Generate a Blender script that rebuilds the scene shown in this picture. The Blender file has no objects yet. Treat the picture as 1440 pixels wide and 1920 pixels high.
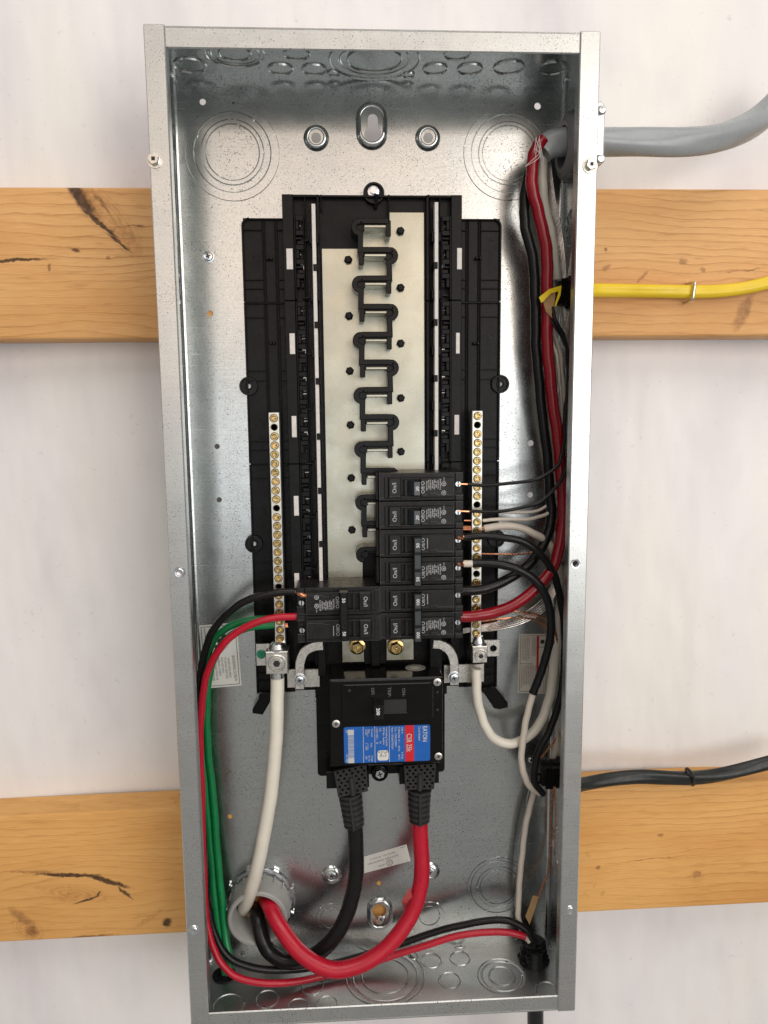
import bpy, math, random
from mathutils import Vector, Matrix
from mathutils.geometry import tessellate_polygon
random.seed(7)
PI = math.pi
S = bpy.context.scene
COL = S.collection
# ------------------------------------------------------------------ camera
CAMP = Vector((-0.0314, -0.6529, 0.573)); PITCH, ROLL, YAW, F = 0.1336, -0.0097, 0.0527, 1434.8
fw = Vector((math.sin(YAW)*math.cos(PITCH), math.cos(YAW)*math.cos(PITCH), -math.sin(PITCH)))
rt = Vector((math.cos(YAW), -math.sin(YAW), 0)); up = rt.cross(fw)
cr, sr = math.cos(ROLL), math.sin(ROLL)
R2 = cr*rt + sr*up; U2 = -sr*rt + cr*up
cam = bpy.data.cameras.new('camera'); camo = bpy.data.objects.new('camera', cam); COL.objects.link(camo)
m = Matrix((( R2.x, U2.x, -fw.x, CAMP.x), (R2.y, U2.y, -fw.y, CAMP.y), (R2.z, U2.z, -fw.z, CAMP.z), (0, 0, 0, 1)))
camo.matrix_world = m
cam.sensor_fit = 'VERTICAL'; cam.sensor_height = 36; cam.lens = F/1920*36; cam.clip_start = .01; cam.clip_end = 50
S.camera = camo
S.view_settings.view_transform = 'Standard'; S.view_settings.look = 'None'
S.view_settings.exposure = 0.0; S.view_settings.gamma = 1
# ------------------------------------------------------------------ light: a lit workshop, one broad window to the right
W = bpy.data.worlds.new('World'); S.world = W; W.use_nodes = True
W.node_tree.nodes['Background'].inputs[0].default_value = (1.0, .955, .90, 1)
W.node_tree.nodes['Background'].inputs[1].default_value = .30
def area(name, loc, target, sx, sy, power, col):
    l = bpy.data.lights.new(name, 'AREA'); l.shape = 'RECTANGLE'; l.size = sx; l.size_y = sy
    l.energy = power; l.color = col
    o = bpy.data.objects.new(name, l); COL.objects.link(o); o.location = loc
    o.rotation_euler = (Vector(target)-Vector(loc)).to_track_quat('-Z', 'Y').to_euler()
area('window_light', (1.75, -2.6, .95), (0, 0, .5), 2.0, 2.0, 38, (1, .97, .93))
area('room_light', (.3, -3.2, 1.42), (.0, 0, .62), 4.6, 1.25, 22, (1, .79, .65))
area('door_light', (.75, -3.2, .30), (.0, 0, .50), 3.2, .95, 12, (.93, .96, 1))
area('ceiling_light', (.2, -1.3, 2.6), (0, 0, .5), 2.6, 1.4, 29, (1, .95, .9))

# ------------------------------------------------------------------ geometry helpers
def P(px, py, y):                       # the point of depth y seen at that place of the photograph
    d = fw*F + R2*(px-720) - U2*(py-960)
    return CAMP + d*((y-CAMP.y)/d.y)
def PZ(px, py, z):
    d = fw*F + R2*(px-720) - U2*(py-960)
    return CAMP + d*((z-CAMP.z)/d.z)
def PX(px, py, x):
    d = fw*F + R2*(px-720) - U2*(py-960)
    return CAMP + d*((x-CAMP.x)/d.x)
def xz(px, py, y):
    p = P(px, py, y); return (p.x, p.z)
def rect(px0, py0, px1, py1, y):        # upright rectangle seen between two pixels: x0,x1,z0,z1
    a = P(px0, py0, y); b = P(px1, py1, y); c = P(px0, py1, y); d = P(px1, py0, y)
    return ((a.x+c.x)/2, (b.x+d.x)/2, (b.z+c.z)/2, (a.z+d.z)/2)
MESHES = []
class M:
    def __init__(s): s.v = []; s.f = []
    def add(s, vs, fs):
        n = len(s.v); s.v += [tuple(v) for v in vs]; s.f += [tuple(i+n for i in f) for f in fs]; return s
    def box(s, x0, x1, y0, y1, z0, z1, b=0):          # b: chamfer round the face towards the viewer
        if b <= 0:
            return s.add([(x0,y0,z0),(x1,y0,z0),(x1,y0,z1),(x0,y0,z1),(x0,y1,z0),(x1,y1,z0),(x1,y1,z1),(x0,y1,z1)],
                  [(0,1,2,3),(5,4,7,6),(4,0,3,7),(1,5,6,2),(3,2,6,7),(4,5,1,0)])
        return s.prism([(x0,z0),(x1,z0),(x1,z1),(x0,z1)], y0, y1, b)
    def prism(s, loop, y0, y1, b=0, holes=(), back=True):
        return s.flat([loop]+list(holes), y0, y1, b, back)
    def flat(s, loops, y0, y1, b=0, back=True):
        ls = []
        for k, lp in enumerate(loops):
            ar = sum(lp[i][0]*lp[(i+1)%len(lp)][1]-lp[(i+1)%len(lp)][0]*lp[i][1] for i in range(len(lp)))
            lp = list(lp)
            if (ar > 0) != (k == 0): lp.reverse()     # outer ccw, holes cw
            ls.append(lp)
        def off(lp, d):
            n = len(lp); o = []
            for i in range(n):
                ax, az = lp[i-1]; bx, bz = lp[i]; cx, cz = lp[(i+1)%n]
                e1 = Vector((bx-ax, bz-az)); e2 = Vector((cx-bx, cz-bz))
                if e1.length < 1e-9 or e2.length < 1e-9: o.append(lp[i]); continue
                e1.normalize(); e2.normalize()
                n1 = Vector((-e1.y, e1.x)); n2 = Vector((-e2.y, e2.x)); q = n1+n2
                if q.length < 1e-6: q = n1
                q.normalize(); c = max(.4, q.dot(n1))
                o.append((bx+q.x*d/c, bz+q.y*d/c))
            return o
        fr = [off(l, b) for l in ls] if b > 0 else ls
        base = len(s.v); idx = []
        allv = []
        for l in fr:
            idx.append((len(allv), len(l))); allv += [(x, y0, z) for x, z in l]
        tri = tessellate_polygon([[Vector((x, z, 0)) for x, z in l] for l in fr])
        fs = []
        for t in tri:
            a, bb, c = [allv[i] for i in t]
            cr_ = (bb[0]-a[0])*(c[2]-a[2])-(bb[2]-a[2])*(c[0]-a[0])
            fs.append(t if cr_ > 0 else (t[0], t[2], t[1]))
        nf = len(allv)
        if b > 0:
            off1 = len(allv)
            for l in ls: allv += [(x, y0+b, z) for x, z in l]
            for (st, n) in idx:
                for i in range(n):
                    j = (i+1) % n
                    fs.append((st+j, st+i, off1+st+i, off1+st+j))
            front = off1
        else: front = 0
        bk = len(allv)
        for l in ls: allv += [(x, y1, z) for x, z in l]
        for (st, n) in idx:
            for i in range(n):
                j = (i+1) % n
                fs.append((front+st+j, front+st+i, bk+st+i, bk+st+j))
        if back:
            for t in tri:
                a, bb, c = [allv[i] for i in t]
                cr_ = (bb[0]-a[0])*(c[2]-a[2])-(bb[2]-a[2])*(c[0]-a[0])
                t2 = t if cr_ < 0 else (t[0], t[2], t[1])
                fs.append(tuple(bk+i for i in t2))
        return s.add(allv, fs)
    def lathe(s, c, ax, prof, seg=24, phase=0, squash=None):      # prof: (radius, distance along ax); closed when radius 0
        ax = Vector(ax).normalized(); c = Vector(c)
        u = ax.orthogonal().normalized() if abs(ax.z) > .9 else Vector((0,0,1)).cross(ax).normalized()
        w = ax.cross(u); vs = []; fs = []
        for r, h in prof:
            for i in range(seg):
                a = 2*PI*i/seg+phase
                vs.append(c+ax*h+(u*math.cos(a)+w*math.sin(a))*r)
        for k in range(len(prof)-1):
            for i in range(seg):
                j = (i+1) % seg
                fs.append((k*seg+i, k*seg+j, (k+1)*seg+j, (k+1)*seg+i))
        if prof[0][0] > 1e-7 and prof[0][0] < 900 and s.capA: fs.append(tuple(range(seg-1, -1, -1)))
        if s.capB and prof[-1][0] > 1e-7: fs.append(tuple((len(prof)-1)*seg+i for i in range(seg)))
        return s.add(vs, fs)
    capA = True; capB = True
    def tube(s, pts, r, seg=12, flat=1.0, fdir=None, cap=True, twist=0):
        pts = [Vector(p) for p in pts]; n = len(pts); vs = []; fs = []
        T = [(pts[min(i+1, n-1)]-pts[max(i-1, 0)]).normalized() for i in range(n)]
        ref = Vector(fdir) if fdir else T[0].orthogonal()
        for i in range(n):
            t = T[i]
            if fdir: ref = Vector(fdir)
            u = (ref-t*ref.dot(t)).normalized(); ref = u; w = t.cross(u)
            rr = r(i/(n-1)) if callable(r) else r
            for k in range(seg):
                a = 2*PI*k/seg+twist*i
                vs.append(pts[i]+u*math.cos(a)*rr*flat+w*math.sin(a)*rr)
        for i in range(n-1):
            for k in range(seg):
                j = (k+1) % seg
                fs.append((i*seg+k, i*seg+j, (i+1)*seg+j, (i+1)*seg+k))
        if cap: fs += [tuple(range(seg-1, -1, -1)), tuple((n-1)*seg+k for k in range(seg))]
        return s.add(vs, fs)
    def build(s, name, mat, parent=None, local=False, origin=None, sharp=32, stuff=False):
        me = bpy.data.meshes.new(name)
        o = bpy.data.objects.new(name, me); COL.objects.link(o)
        v = s.v
        if origin is not None and parent is None:
            v = [(a-origin[0], b-origin[1], c-origin[2]) for a, b, c in v]; o.location = origin
        me.from_pydata(v, [], s.f); me.materials.append(mat)
        me.polygons.foreach_set('use_smooth', [True]*len(me.polygons))
        me.set_sharp_from_angle(angle=math.radians(sharp)); me.update()
        if parent is not None:
            o.parent = parent
            if not local: o.matrix_parent_inverse = world_of(parent).inverted()
        if stuff: o['kind'] = 'stuff'
        return o
def world_of(o):
    mm = Matrix.Translation(o.location) @ o.rotation_euler.to_matrix().to_4x4()
    return (world_of(o.parent) @ o.matrix_parent_inverse @ mm) if o.parent else mm
def thing(name, label, cat, loc=(0,0,0), group=None, rot=None):
    o = bpy.data.objects.new(name, None); COL.objects.link(o); o.location = loc; o.empty_display_size = .01
    if rot: o.rotation_euler = rot
    return tag(o, label, cat, group)
def tag(o, label, cat, group=None):
    o['label'] = label; o['category'] = cat
    if group: o['group'] = group
    return o
def copy_tree(o, parent=None):
    c = o.copy(); COL.objects.link(c)
    if parent is not None: c.parent = parent
    for ch in list(o.children): copy_tree(ch, c)
    return c
def circ(cx, cz, r, n=28, rz=None, ph=0):
    rz = rz or r
    return [(cx+r*math.cos(2*PI*i/n+ph), cz+rz*math.sin(2*PI*i/n+ph)) for i in range(n)]
def rrect(x0, x1, z0, z1, r, n=5):
    o = []
    for cx, cz, a0 in ((x1-r, z1-r, 0), (x0+r, z1-r, PI/2), (x0+r, z0+r, PI), (x1-r, z0+r, 1.5*PI)):
        o += [(cx+r*math.cos(a0+PI/2*i/n), cz+r*math.sin(a0+PI/2*i/n)) for i in range(n+1)]
    return o
def ribbon(pts, w):
    n = len(pts); L = []; Rr = []
    for i in range(n):
        a = Vector(pts[max(i-1, 0)]); b = Vector(pts[i]); c = Vector(pts[min(i+1, n-1)])
        d1 = (b-a).normalized() if i else (c-b).normalized(); d2 = (c-b).normalized() if i < n-1 else d1
        n1 = Vector((-d1.y, d1.x)); n2 = Vector((-d2.y, d2.x)); q = (n1+n2).normalized(); k = w/2/max(.5, q.dot(n1))
        L.append(tuple(b+q*k)); Rr.append(tuple(b-q*k))
    return L+Rr[::-1]
def spline(pts, per=8):
    pts = [Vector(p) for p in pts]; n = len(pts); out = []
    for i in range(n-1):
        p0 = pts[i-1] if i else pts[0]*2-pts[1]; p1 = pts[i]; p2 = pts[i+1]; p3 = pts[i+2] if i+2 < n else p2*2-p1
        def kn(a, b, t): return t+max((b-a).length, 1e-6)**.5
        t0 = 0; t1 = kn(p0, p1, t0); t2 = kn(p1, p2, t1); t3 = kn(p2, p3, t2)
        for k in range(per):
            t = t1+(t2-t1)*k/per
            A1 = p0*((t1-t)/(t1-t0))+p1*((t-t0)/(t1-t0)); A2 = p1*((t2-t)/(t2-t1))+p2*((t-t1)/(t2-t1)); A3 = p2*((t3-t)/(t3-t2))+p3*((t-t2)/(t3-t2))
            B1 = A1*((t2-t)/(t2-t0))+A2*((t-t0)/(t2-t0)); B2 = A2*((t3-t)/(t3-t1))+A3*((t-t1)/(t3-t1))
            out.append(B1*((t2-t)/(t2-t1))+B2*((t-t1)/(t2-t1)))
    out.append(pts[-1]); return out
def path(pts, per=8): return spline([P(*p) for p in pts], per)
FONTC = {}
def text_mesh(s):
    if s not in FONTC:
        cu = bpy.data.curves.new('t', 'FONT'); cu.body = s; cu.size = 1; cu.resolution_u = 2; cu.fill_mode = 'FRONT'
        o = bpy.data.objects.new('t', cu); me = o.to_mesh()
        vs = [tuple(v.co) for v in me.vertices]; fs = [tuple(p.vertices) for p in me.polygons]
        o.to_mesh_clear(); bpy.data.objects.remove(o); bpy.data.curves.remove(cu)
        x0 = min(v[0] for v in vs); x1 = max(v[0] for v in vs)
        FONTC[s] = (vs, fs, x0, x1)
    return FONTC[s]
def text(mb, s, x, y, z, cap, rot=0, width=None, align=0, bold=0):        # flat print into mb; align 0 centre, -1 left
    vs, fs, x0, x1 = text_mesh(s)
    sc = cap/.70; sx = width/(x1-x0) if width else sc
    c, sn = math.cos(rot), math.sin(rot)
    offs = [(0, 0)] if not bold else [(-bold, 0), (bold, 0), (0, bold)]
    for k, (ox, oz) in enumerate(offs):
        out = []
        for vx, vy, _ in vs:
            a = (vx-(x0+x1)/2 if align == 0 else vx-x0)*sx+ox; b = (vy-.35)*sc+oz
            out.append((x+a*c-b*sn, y-k*.00001, z+a*sn+b*c))
        mb.add(out, fs)
    return mb

# ------------------------------------------------------------------ materials
def nodes(name):
    mt = bpy.data.materials.new(name); mt.use_nodes = True
    nt = mt.node_tree; b = nt.nodes['Principled BSDF']
    return mt, nt, b
def N(nt, t, **kw):
    n = nt.nodes.new(t)
    for k, v in kw.items():
        if k in n.inputs: n.inputs[k].default_value = v
        else: setattr(n, k, v)
    return n
def ramp(nt, src, stops):
    r = nt.nodes.new('ShaderNodeValToRGB'); nt.links.new(src, r.inputs[0])
    e = r.color_ramp.elements
    while len(e) > 1: e.remove(e[-1])
    e[0].position, e[0].color = stops[0][0], tuple(stops[0][1])+(1,) if len(stops[0][1]) == 3 else stops[0][1]
    for p, c in stops[1:]:
        q = e.new(p); q.color = tuple(c)+(1,)
    return r
def mixc(nt, fac, a, b, mode='MIX'):
    mx = nt.nodes.new('ShaderNodeMix'); mx.data_type = 'RGBA'; mx.blend_type = mode
    for sock, v in ((mx.inputs[0], fac), (mx.inputs[6], a), (mx.inputs[7], b)):
        if hasattr(v, 'is_linked'): nt.links.new(v, sock)
        else: sock.default_value = v if not isinstance(v, tuple) else (v+(1,) if len(v) == 3 else v)
    return mx.outputs[2]
def math_(nt, op, a, b=0.0, c=None):
    n = nt.nodes.new('ShaderNodeMath'); n.operation = op
    for i, v in enumerate((a, b) if c is None else (a, b, c)):
        if hasattr(v, 'is_linked'): nt.links.new(v, n.inputs[i])
        else: n.inputs[i].default_value = v
    return n.outputs[0]
def plain(name, col, rough=.5, metal=0, var=.12, scale=60, bump=.0, bscale=900, rvar=.08, spec=.5, coat=0):
    mt, nt, b = nodes(name)
    tc = N(nt, 'ShaderNodeTexCoord')
    n = N(nt, 'ShaderNodeTexNoise', Scale=scale, Detail=4.0); nt.links.new(tc.outputs['Object'], n.inputs['Vector'])
    lo = tuple(c*(1-var) for c in col); hi = tuple(min(1, c*(1+var)) for c in col)
    r = ramp(nt, n.outputs['Fac'], [(.3, lo), (.7, hi)]); nt.links.new(r.outputs[0], b.inputs['Base Color'])
    n2 = N(nt, 'ShaderNodeTexNoise', Scale=scale*3.1, Detail=3.0); nt.links.new(tc.outputs['Object'], n2.inputs['Vector'])
    rr = N(nt, 'ShaderNodeMapRange'); nt.links.new(n2.outputs['Fac'], rr.inputs[0])
    rr.inputs[1].default_value = .3; rr.inputs[2].default_value = .7; rr.inputs[3].default_value = max(.03, rough-rvar); rr.inputs[4].default_value = rough+rvar
    nt.links.new(rr.outputs[0], b.inputs['Roughness'])
    b.inputs['Metallic'].default_value = metal; b.inputs['Specular IOR Level'].default_value = spec; b.inputs['Coat Weight'].default_value = coat
    if bump:
        n3 = N(nt, 'ShaderNodeTexNoise', Scale=bscale, Detail=3.0); nt.links.new(tc.outputs['Object'], n3.inputs['Vector'])
        bp = N(nt, 'ShaderNodeBump', Strength=bump, Distance=.0004); nt.links.new(n3.outputs['Fac'], bp.inputs['Height'])
        nt.links.new(bp.outputs[0], b.inputs['Normal'])
    return mt
def galvanized(name, col, rough, specks=1.0):
    mt, nt, b = nodes(name)
    tc = N(nt, 'ShaderNodeTexCoord'); oc = tc.outputs['Object']
    def noise(sc, det=4.0):
        n = N(nt, 'ShaderNodeTexNoise', Scale=sc, Detail=det); nt.links.new(oc, n.inputs['Vector']); return n.outputs['Fac']
    base = ramp(nt, noise(850, 2), [(.3, tuple(c*.90 for c in col)), (.7, tuple(min(1, c*1.06) for c in col))]).outputs[0]
    big = ramp(nt, noise(16, 5), [(.3, (.90, .915, .93)), (.7, (1, 1, 1))]).outputs[0]
    base = mixc(nt, 1.0, base, big, 'MULTIPLY')
    mp = N(nt, 'ShaderNodeMapping'); mp.inputs['Scale'].default_value = (14, 14, 900); nt.links.new(oc, mp.inputs[0])
    sn = N(nt, 'ShaderNodeTexNoise', Scale=1.0, Detail=3.0); nt.links.new(mp.outputs[0], sn.inputs['Vector'])
    base = mixc(nt, 1.0, base, ramp(nt, sn.outputs['Fac'], [(.30, (.93, .93, .93)), (.7, (1.0, 1.0, 1.0))]).outputs[0], 'MULTIPLY')
    scr = ramp(nt, sn.outputs['Fac'], [(.70, (0, 0, 0)), (.76, (1, 1, 1))]).outputs[0]
    # dark pits of the zinc coat, denser in places
    a = noise(800, 2.5); w = noise(26, 3)
    th = math_(nt, 'ADD', math_(nt, 'MULTIPLY', w, .16), math_(nt, 'SUBTRACT', a, .08))
    pit = ramp(nt, th, [(.645-.012*specks, (0, 0, 0)), (.69, (1, 1, 1))]).outputs[0]
    base = mixc(nt, math_(nt, 'MULTIPLY', pit, .8*specks), base, (.08, .08, .075))
    nt.links.new(base, b.inputs['Base Color'])
    b.inputs['Metallic'].default_value = 1
    r = math_(nt, 'MULTIPLY_ADD', noise(60, 5), .12, rough-.06)
    r = math_(nt, 'ADD', r, math_(nt, 'MULTIPLY', pit, .2)); r = math_(nt, 'ADD', r, math_(nt, 'MULTIPLY', scr, .12))
    nt.links.new(r, b.inputs['Roughness'])
    bp = N(nt, 'ShaderNodeBump', Strength=.10, Distance=.0003); nt.links.new(noise(1100, 3), bp.inputs['Height'])
    bp2 = N(nt, 'ShaderNodeBump', Strength=.06, Distance=.006); nt.links.new(noise(14, 2), bp2.inputs['Height'])
    nt.links.new(bp2.outputs[0], bp.inputs['Normal']); nt.links.new(bp.outputs[0], b.inputs['Normal'])
    return mt
MT = {}
MT['galv'] = galvanized('galvanized_steel', (.64, .665, .655), .225)
MT['galv3'] = galvanized('galvanized_floor', (.62, .635, .625), .36)
MT['galv2'] = galvanized('galvanized_flange', (.68, .69, .67), .33, 1.15)
MT['zinc'] = plain('zinc_plate', (.72, .75, .78), .22, 1, .1, 300, .1)
MT['black'] = plain('black_plastic', (.0065, .0065, .0068), .30, 0, .25, 90, .12, 1300, spec=.17)
MT['blackgloss'] = plain('black_moulded_gloss', (.005, .005, .005), .13, 0, .2, 60, .02, 400, spec=.22)
MT['insul'] = plain('insulator_black', (.005, .005, .005), .22, 0, .2, 90, .05, 900, spec=.22)
MT['breaker'] = plain('breaker_case', (.0150, .0150, .0142), .33, 0, .3, 120, .2, 1500, spec=.24)
MT['handle'] = plain('breaker_handle', (.034, .044, .050), .35, 0, .1, 120, .08, 1500)
MT['handle_dark'] = plain('handle_black', (.008, .008, .008), .30, 0, .1, 120, .08, 1500, spec=.25)
MT['rubber'] = plain('grey_rubber', (.030, .030, .029), .5, 0, .15, 150, .2, 1500, spec=.22)
MT['tin'] = plain('tinned_bar', (.435, .43, .355), .30, 1, .14, 22, .08, 700)
MT['alu'] = plain('aluminium', (.70, .68, .63), .30, 1, .1, 200, .15, 1800)
MT['bar'] = plain('silvery_bar', (.70, .685, .62), .33, 1, .12, 160, .1, 900)
MT['brass'] = plain('yellow_zinc', (.58, .43, .19), .23, 1, .35, 260, .05, 900)
MT['copper'] = plain('bare_copper', (.80, .36, .20), .27, 1, .18, 150, .08, 900)
MT['strand'] = plain('bare_strand', (.78, .73, .69), .22, 1, .15, 150, .05, 900)
MT['print'] = plain('white_print', (.50, .51, .51), .6, 0, .1, 900)
MT['dimprint'] = plain('dim_moulding', (.085, .085, .085), .5, 0, .1, 900)
MT['black_ins'] = plain('black_insulation', (.007, .007, .007), .30, 0, .2, 80, .06, 400, spec=.28)
MT['red_ins'] = plain('red_insulation', (.44, .004, .022), .33, 0, .08, 60, .04, 400)
MT['dark_red_ins'] = plain('dark_red_insulation', (.235, .003, .010), .22, 0, .1, 60, .03, 400)
MT['green_ins'] = plain('green_insulation', (.004, .19, .055), .33, 0, .1, 60, .04, 400)
MT['white_ins'] = plain('white_insulation', (.70, .665, .575), .40, 0, .05, 50, .04, 400)
MT['cream_ins'] = plain('cream_insulation', (.62, .56, .48), .42, 0, .05, 50, .04, 400)
MT['grey_jacket'] = plain('grey_jacket', (.30, .325, .335), .30, 0, .05, 30, .05, 200)
MT['grey_pvc'] = plain('grey_pvc', (.30, .30, .285), .42, 0, .06, 60, .08, 700)
MT['dark_grey_pvc'] = plain('dark_grey_plastic', (.16, .16, .165), .45, 0, .06, 60, .08, 700)
MT['yellow_jacket'] = plain('yellow_jacket', (.76, .54, .016), .36, 0, .06, 40, .06, 300)
MT['black_jacket'] = plain('black_jacket', (.014, .016, .015), .36, 0, .25, 60, .12, 300, spec=.35)
MT['tape'] = plain('black_tape', (.007, .007, .008), .36, 0, .2, 120, .25, 500, spec=.3)
MT['kraft'] = plain('kraft_paper', (.42, .26, .12), .8, 0, .12, 120, .3, 900)
MT['worn_glint'] = plain('worn_edge_glint', (.075, .075, .072), .4, 0, .5, 300)  # lighter grey that paints the edge highlight, along with some wear
MT['print2'] = plain('bright_print', (.78, .79, .80), .6, 0, .08, 900)
MT['label'] = plain('sticker_paper', (.66, .66, .62), .5, 0, .04, 60)
MT['label2'] = plain('sticker_paper_warm', (.55, .52, .46), .5, 0, .04, 60)
MT['ink'] = plain('black_ink', (.012, .012, .012), .6, 0, .1, 200)
MT['redink'] = plain('red_ink', (.42, .01, .02), .5, 0, .1, 200)
MT['blue'] = plain('blue_label', (.008, .105, .42), .35, 0, .04, 60)
MT['redlab'] = plain('red_label', (.58, .012, .02), .35, 0, .04, 60)
MT['greenscrew'] = plain('green_screw', (.01, .22, .12), .3, 0, .15, 300)
MT['plastic_white'] = plain('white_tag', (.66, .63, .60), .6, 0, .08, 300, .2)
MT['clear_red'] = plain('peeling_red_film', (.55, .10, .10), .25, 0, .1, 60, .05)

def wood_mat(name, zc, knots, bends, tone):
    """pine board: growth lines along x, bent round its knots; knots are (x, z, rx, rz, angle, darkness)"""
    mt, nt, b = nodes(name)
    tc = N(nt, 'ShaderNodeTexCoord'); oc = tc.outputs['Object']
    s = N(nt, 'ShaderNodeSeparateXYZ'); nt.links.new(oc, s.inputs[0]); X, Y, Z = s.outputs
    zz = Z
    for (kx, kz, rx, rz, amp) in bends:
        dx = math_(nt, 'DIVIDE', math_(nt, 'SUBTRACT', X, kx), rx); dz = math_(nt, 'DIVIDE', math_(nt, 'SUBTRACT', Z, kz), rz)
        d2 = math_(nt, 'ADD', math_(nt, 'MULTIPLY', dx, dx), math_(nt, 'MULTIPLY', dz, dz))
        g = math_(nt, 'POWER', 2.718, math_(nt, 'MULTIPLY', d2, -1.0))
        zz = math_(nt, 'SUBTRACT', zz, math_(nt, 'MULTIPLY', math_(nt, 'MULTIPLY', g, dz), amp))
    def cx(sx, sy, sz, zsrc=zz):
        c = N(nt, 'ShaderNodeCombineXYZ'); nt.links.new(math_(nt, 'MULTIPLY', X, sx), c.inputs[0]); nt.links.new(math_(nt, 'MULTIPLY', Y, sy), c.inputs[1]); nt.links.new(math_(nt, 'MULTIPLY', zsrc, sz), c.inputs[2]); return c.outputs[0]
    def noise(v, sc, det=4.0):
        n = N(nt, 'ShaderNodeTexNoise', Scale=sc, Detail=det); nt.links.new(v, n.inputs['Vector']); return n.outputs['Fac']
    wob = noise(cx(3, 6, 9), 1.0, 2.0)
    fine = noise(cx(16, 60, 40), 1.0, 2.0)
    ph = math_(nt, 'ADD', math_(nt, 'MULTIPLY', zz, 118.0), math_(nt, 'MULTIPLY_ADD', wob, 5.0, math_(nt, 'MULTIPLY_ADD', fine, .8, math_(nt, 'MULTIPLY', noise(cx(60, 60, 420), 1.0, 2.0), .35))))
    fr = math_(nt, 'FRACT', ph)
    ring = ramp(nt, fr, [(0, (.0, .0, .0)), (.5, (.10, .10, .10)), (.78, (.35, .35, .35)), (.90, (1, 1, 1)), (.95, (1, 1, 1)), (1.0, (0, 0, 0))]).outputs[0]
    A, B_, C_ = tone
    strength = ramp(nt, noise(cx(5, 5, 16), 1.0, 4.0), [(.32, (.10, .10, .10)), (.7, (.85, .85, .85))]).outputs[0]
    base = mixc(nt, math_(nt, 'MULTIPLY', ring, strength), A, B_)
    blot = noise(cx(5, 5, 22), 1.0, 5.0)
    base = mixc(nt, ramp(nt, blot, [(.38, (0, 0, 0)), (.72, (.9, .9, .9))]).outputs[0], base, C_)
    spk = noise(cx(30, 200, 260, Z), 1.0, 3.0)
    base = mixc(nt, ramp(nt, spk, [(.60, (0, 0, 0)), (.74, (.45, .45, .45))]).outputs[0], base, B_)
    fib = noise(cx(45, 300, 1500, Z), 1.0, 3.0)
    base = mixc(nt, 1.0, base, ramp(nt, fib, [(.25, (.86, .85, .83)), (.7, (1.03, 1.03, 1.03))]).outputs[0], 'MULTIPLY')
    kn = noise(oc, 160.0, 4.0); pitd = None
    def wv(sc, amp):
        n = N(nt, 'ShaderNodeTexNoise', Scale=sc, Detail=4.0); nt.links.new(oc, n.inputs['Vector']); q = N(nt, 'ShaderNodeSeparateColor'); nt.links.new(n.outputs['Color'], q.inputs[0])
        return [math_(nt, 'MULTIPLY', math_(nt, 'SUBTRACT', q.outputs[i], .5), amp) for i in (0, 1)]
    wa, wb = wv(55, .009), wv(260, .0032)
    XW = math_(nt, 'ADD', X, math_(nt, 'ADD', wa[0], wb[0])); ZW = math_(nt, 'ADD', Z, math_(nt, 'ADD', math_(nt, 'MULTIPLY', wa[1], .6), wb[1]))
    for (kx, kz, rx, rz, an, dk) in knots:
        c, sn = math.cos(an), math.sin(an)
        soft = dk < .45
        x0 = math_(nt, 'SUBTRACT', X if soft else XW, kx); z0 = math_(nt, 'SUBTRACT', Z if soft else ZW, kz)
        a = math_(nt, 'DIVIDE', math_(nt, 'ADD', math_(nt, 'MULTIPLY', x0, c), math_(nt, 'MULTIPLY', z0, sn)), rx)
        q = math_(nt, 'DIVIDE', math_(nt, 'SUBTRACT', math_(nt, 'MULTIPLY', z0, c), math_(nt, 'MULTIPLY', x0, sn)), rz)
        d = math_(nt, 'SQRT', math_(nt, 'ADD', math_(nt, 'MULTIPLY', a, a), math_(nt, 'MULTIPLY', q, q)))
        d = math_(nt, 'ADD', d, math_(nt, 'MULTIPLY_ADD', blot if soft else kn, .5, -.25))
        col = (.055, .026, .012) if dk > .8 else (.20, .085, .03) if not soft else (.30, .125, .035)
        halo = ramp(nt, math_(nt, 'MULTIPLY', d, .6), [(.38, (1, 1, 1)), (.72, (0, 0, 0))]).outputs[0]
        if dk > .8: pitd = halo if pitd is None else math_(nt, 'MAXIMUM', pitd, halo)
        if dk < .45: halo = mixc(nt, 1.0, halo, ramp(nt, math_(nt, 'FRACT', math_(nt, 'MULTIPLY', d, 4.0)), [(0, (.30, .30, .30)), (.80, (1, 1, 1)), (1, (.30, .30, .30))]).outputs[0], 'MULTIPLY')
        base = mixc(nt, math_(nt, 'MULTIPLY', halo, dk), base, ramp(nt, kn, [(.35, tuple(c*.6 for c in col)), (.7, tuple(min(1, c*2.2) for c in col))]).outputs[0])
    nt.links.new(base, b.inputs['Base Color']); b.inputs['Roughness'].default_value = .52; b.inputs['Specular IOR Level'].default_value = .35
    bp = N(nt, 'ShaderNodeBump', Strength=.35, Distance=.0007); nt.links.new(math_(nt, 'ADD', math_(nt, 'MULTIPLY', ring, -.5), math_(nt, 'MULTIPLY_ADD', pitd, -4.0, fib)), bp.inputs['Height']); nt.links.new(bp.outputs[0], b.inputs['Normal'])
    return mt
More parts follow.
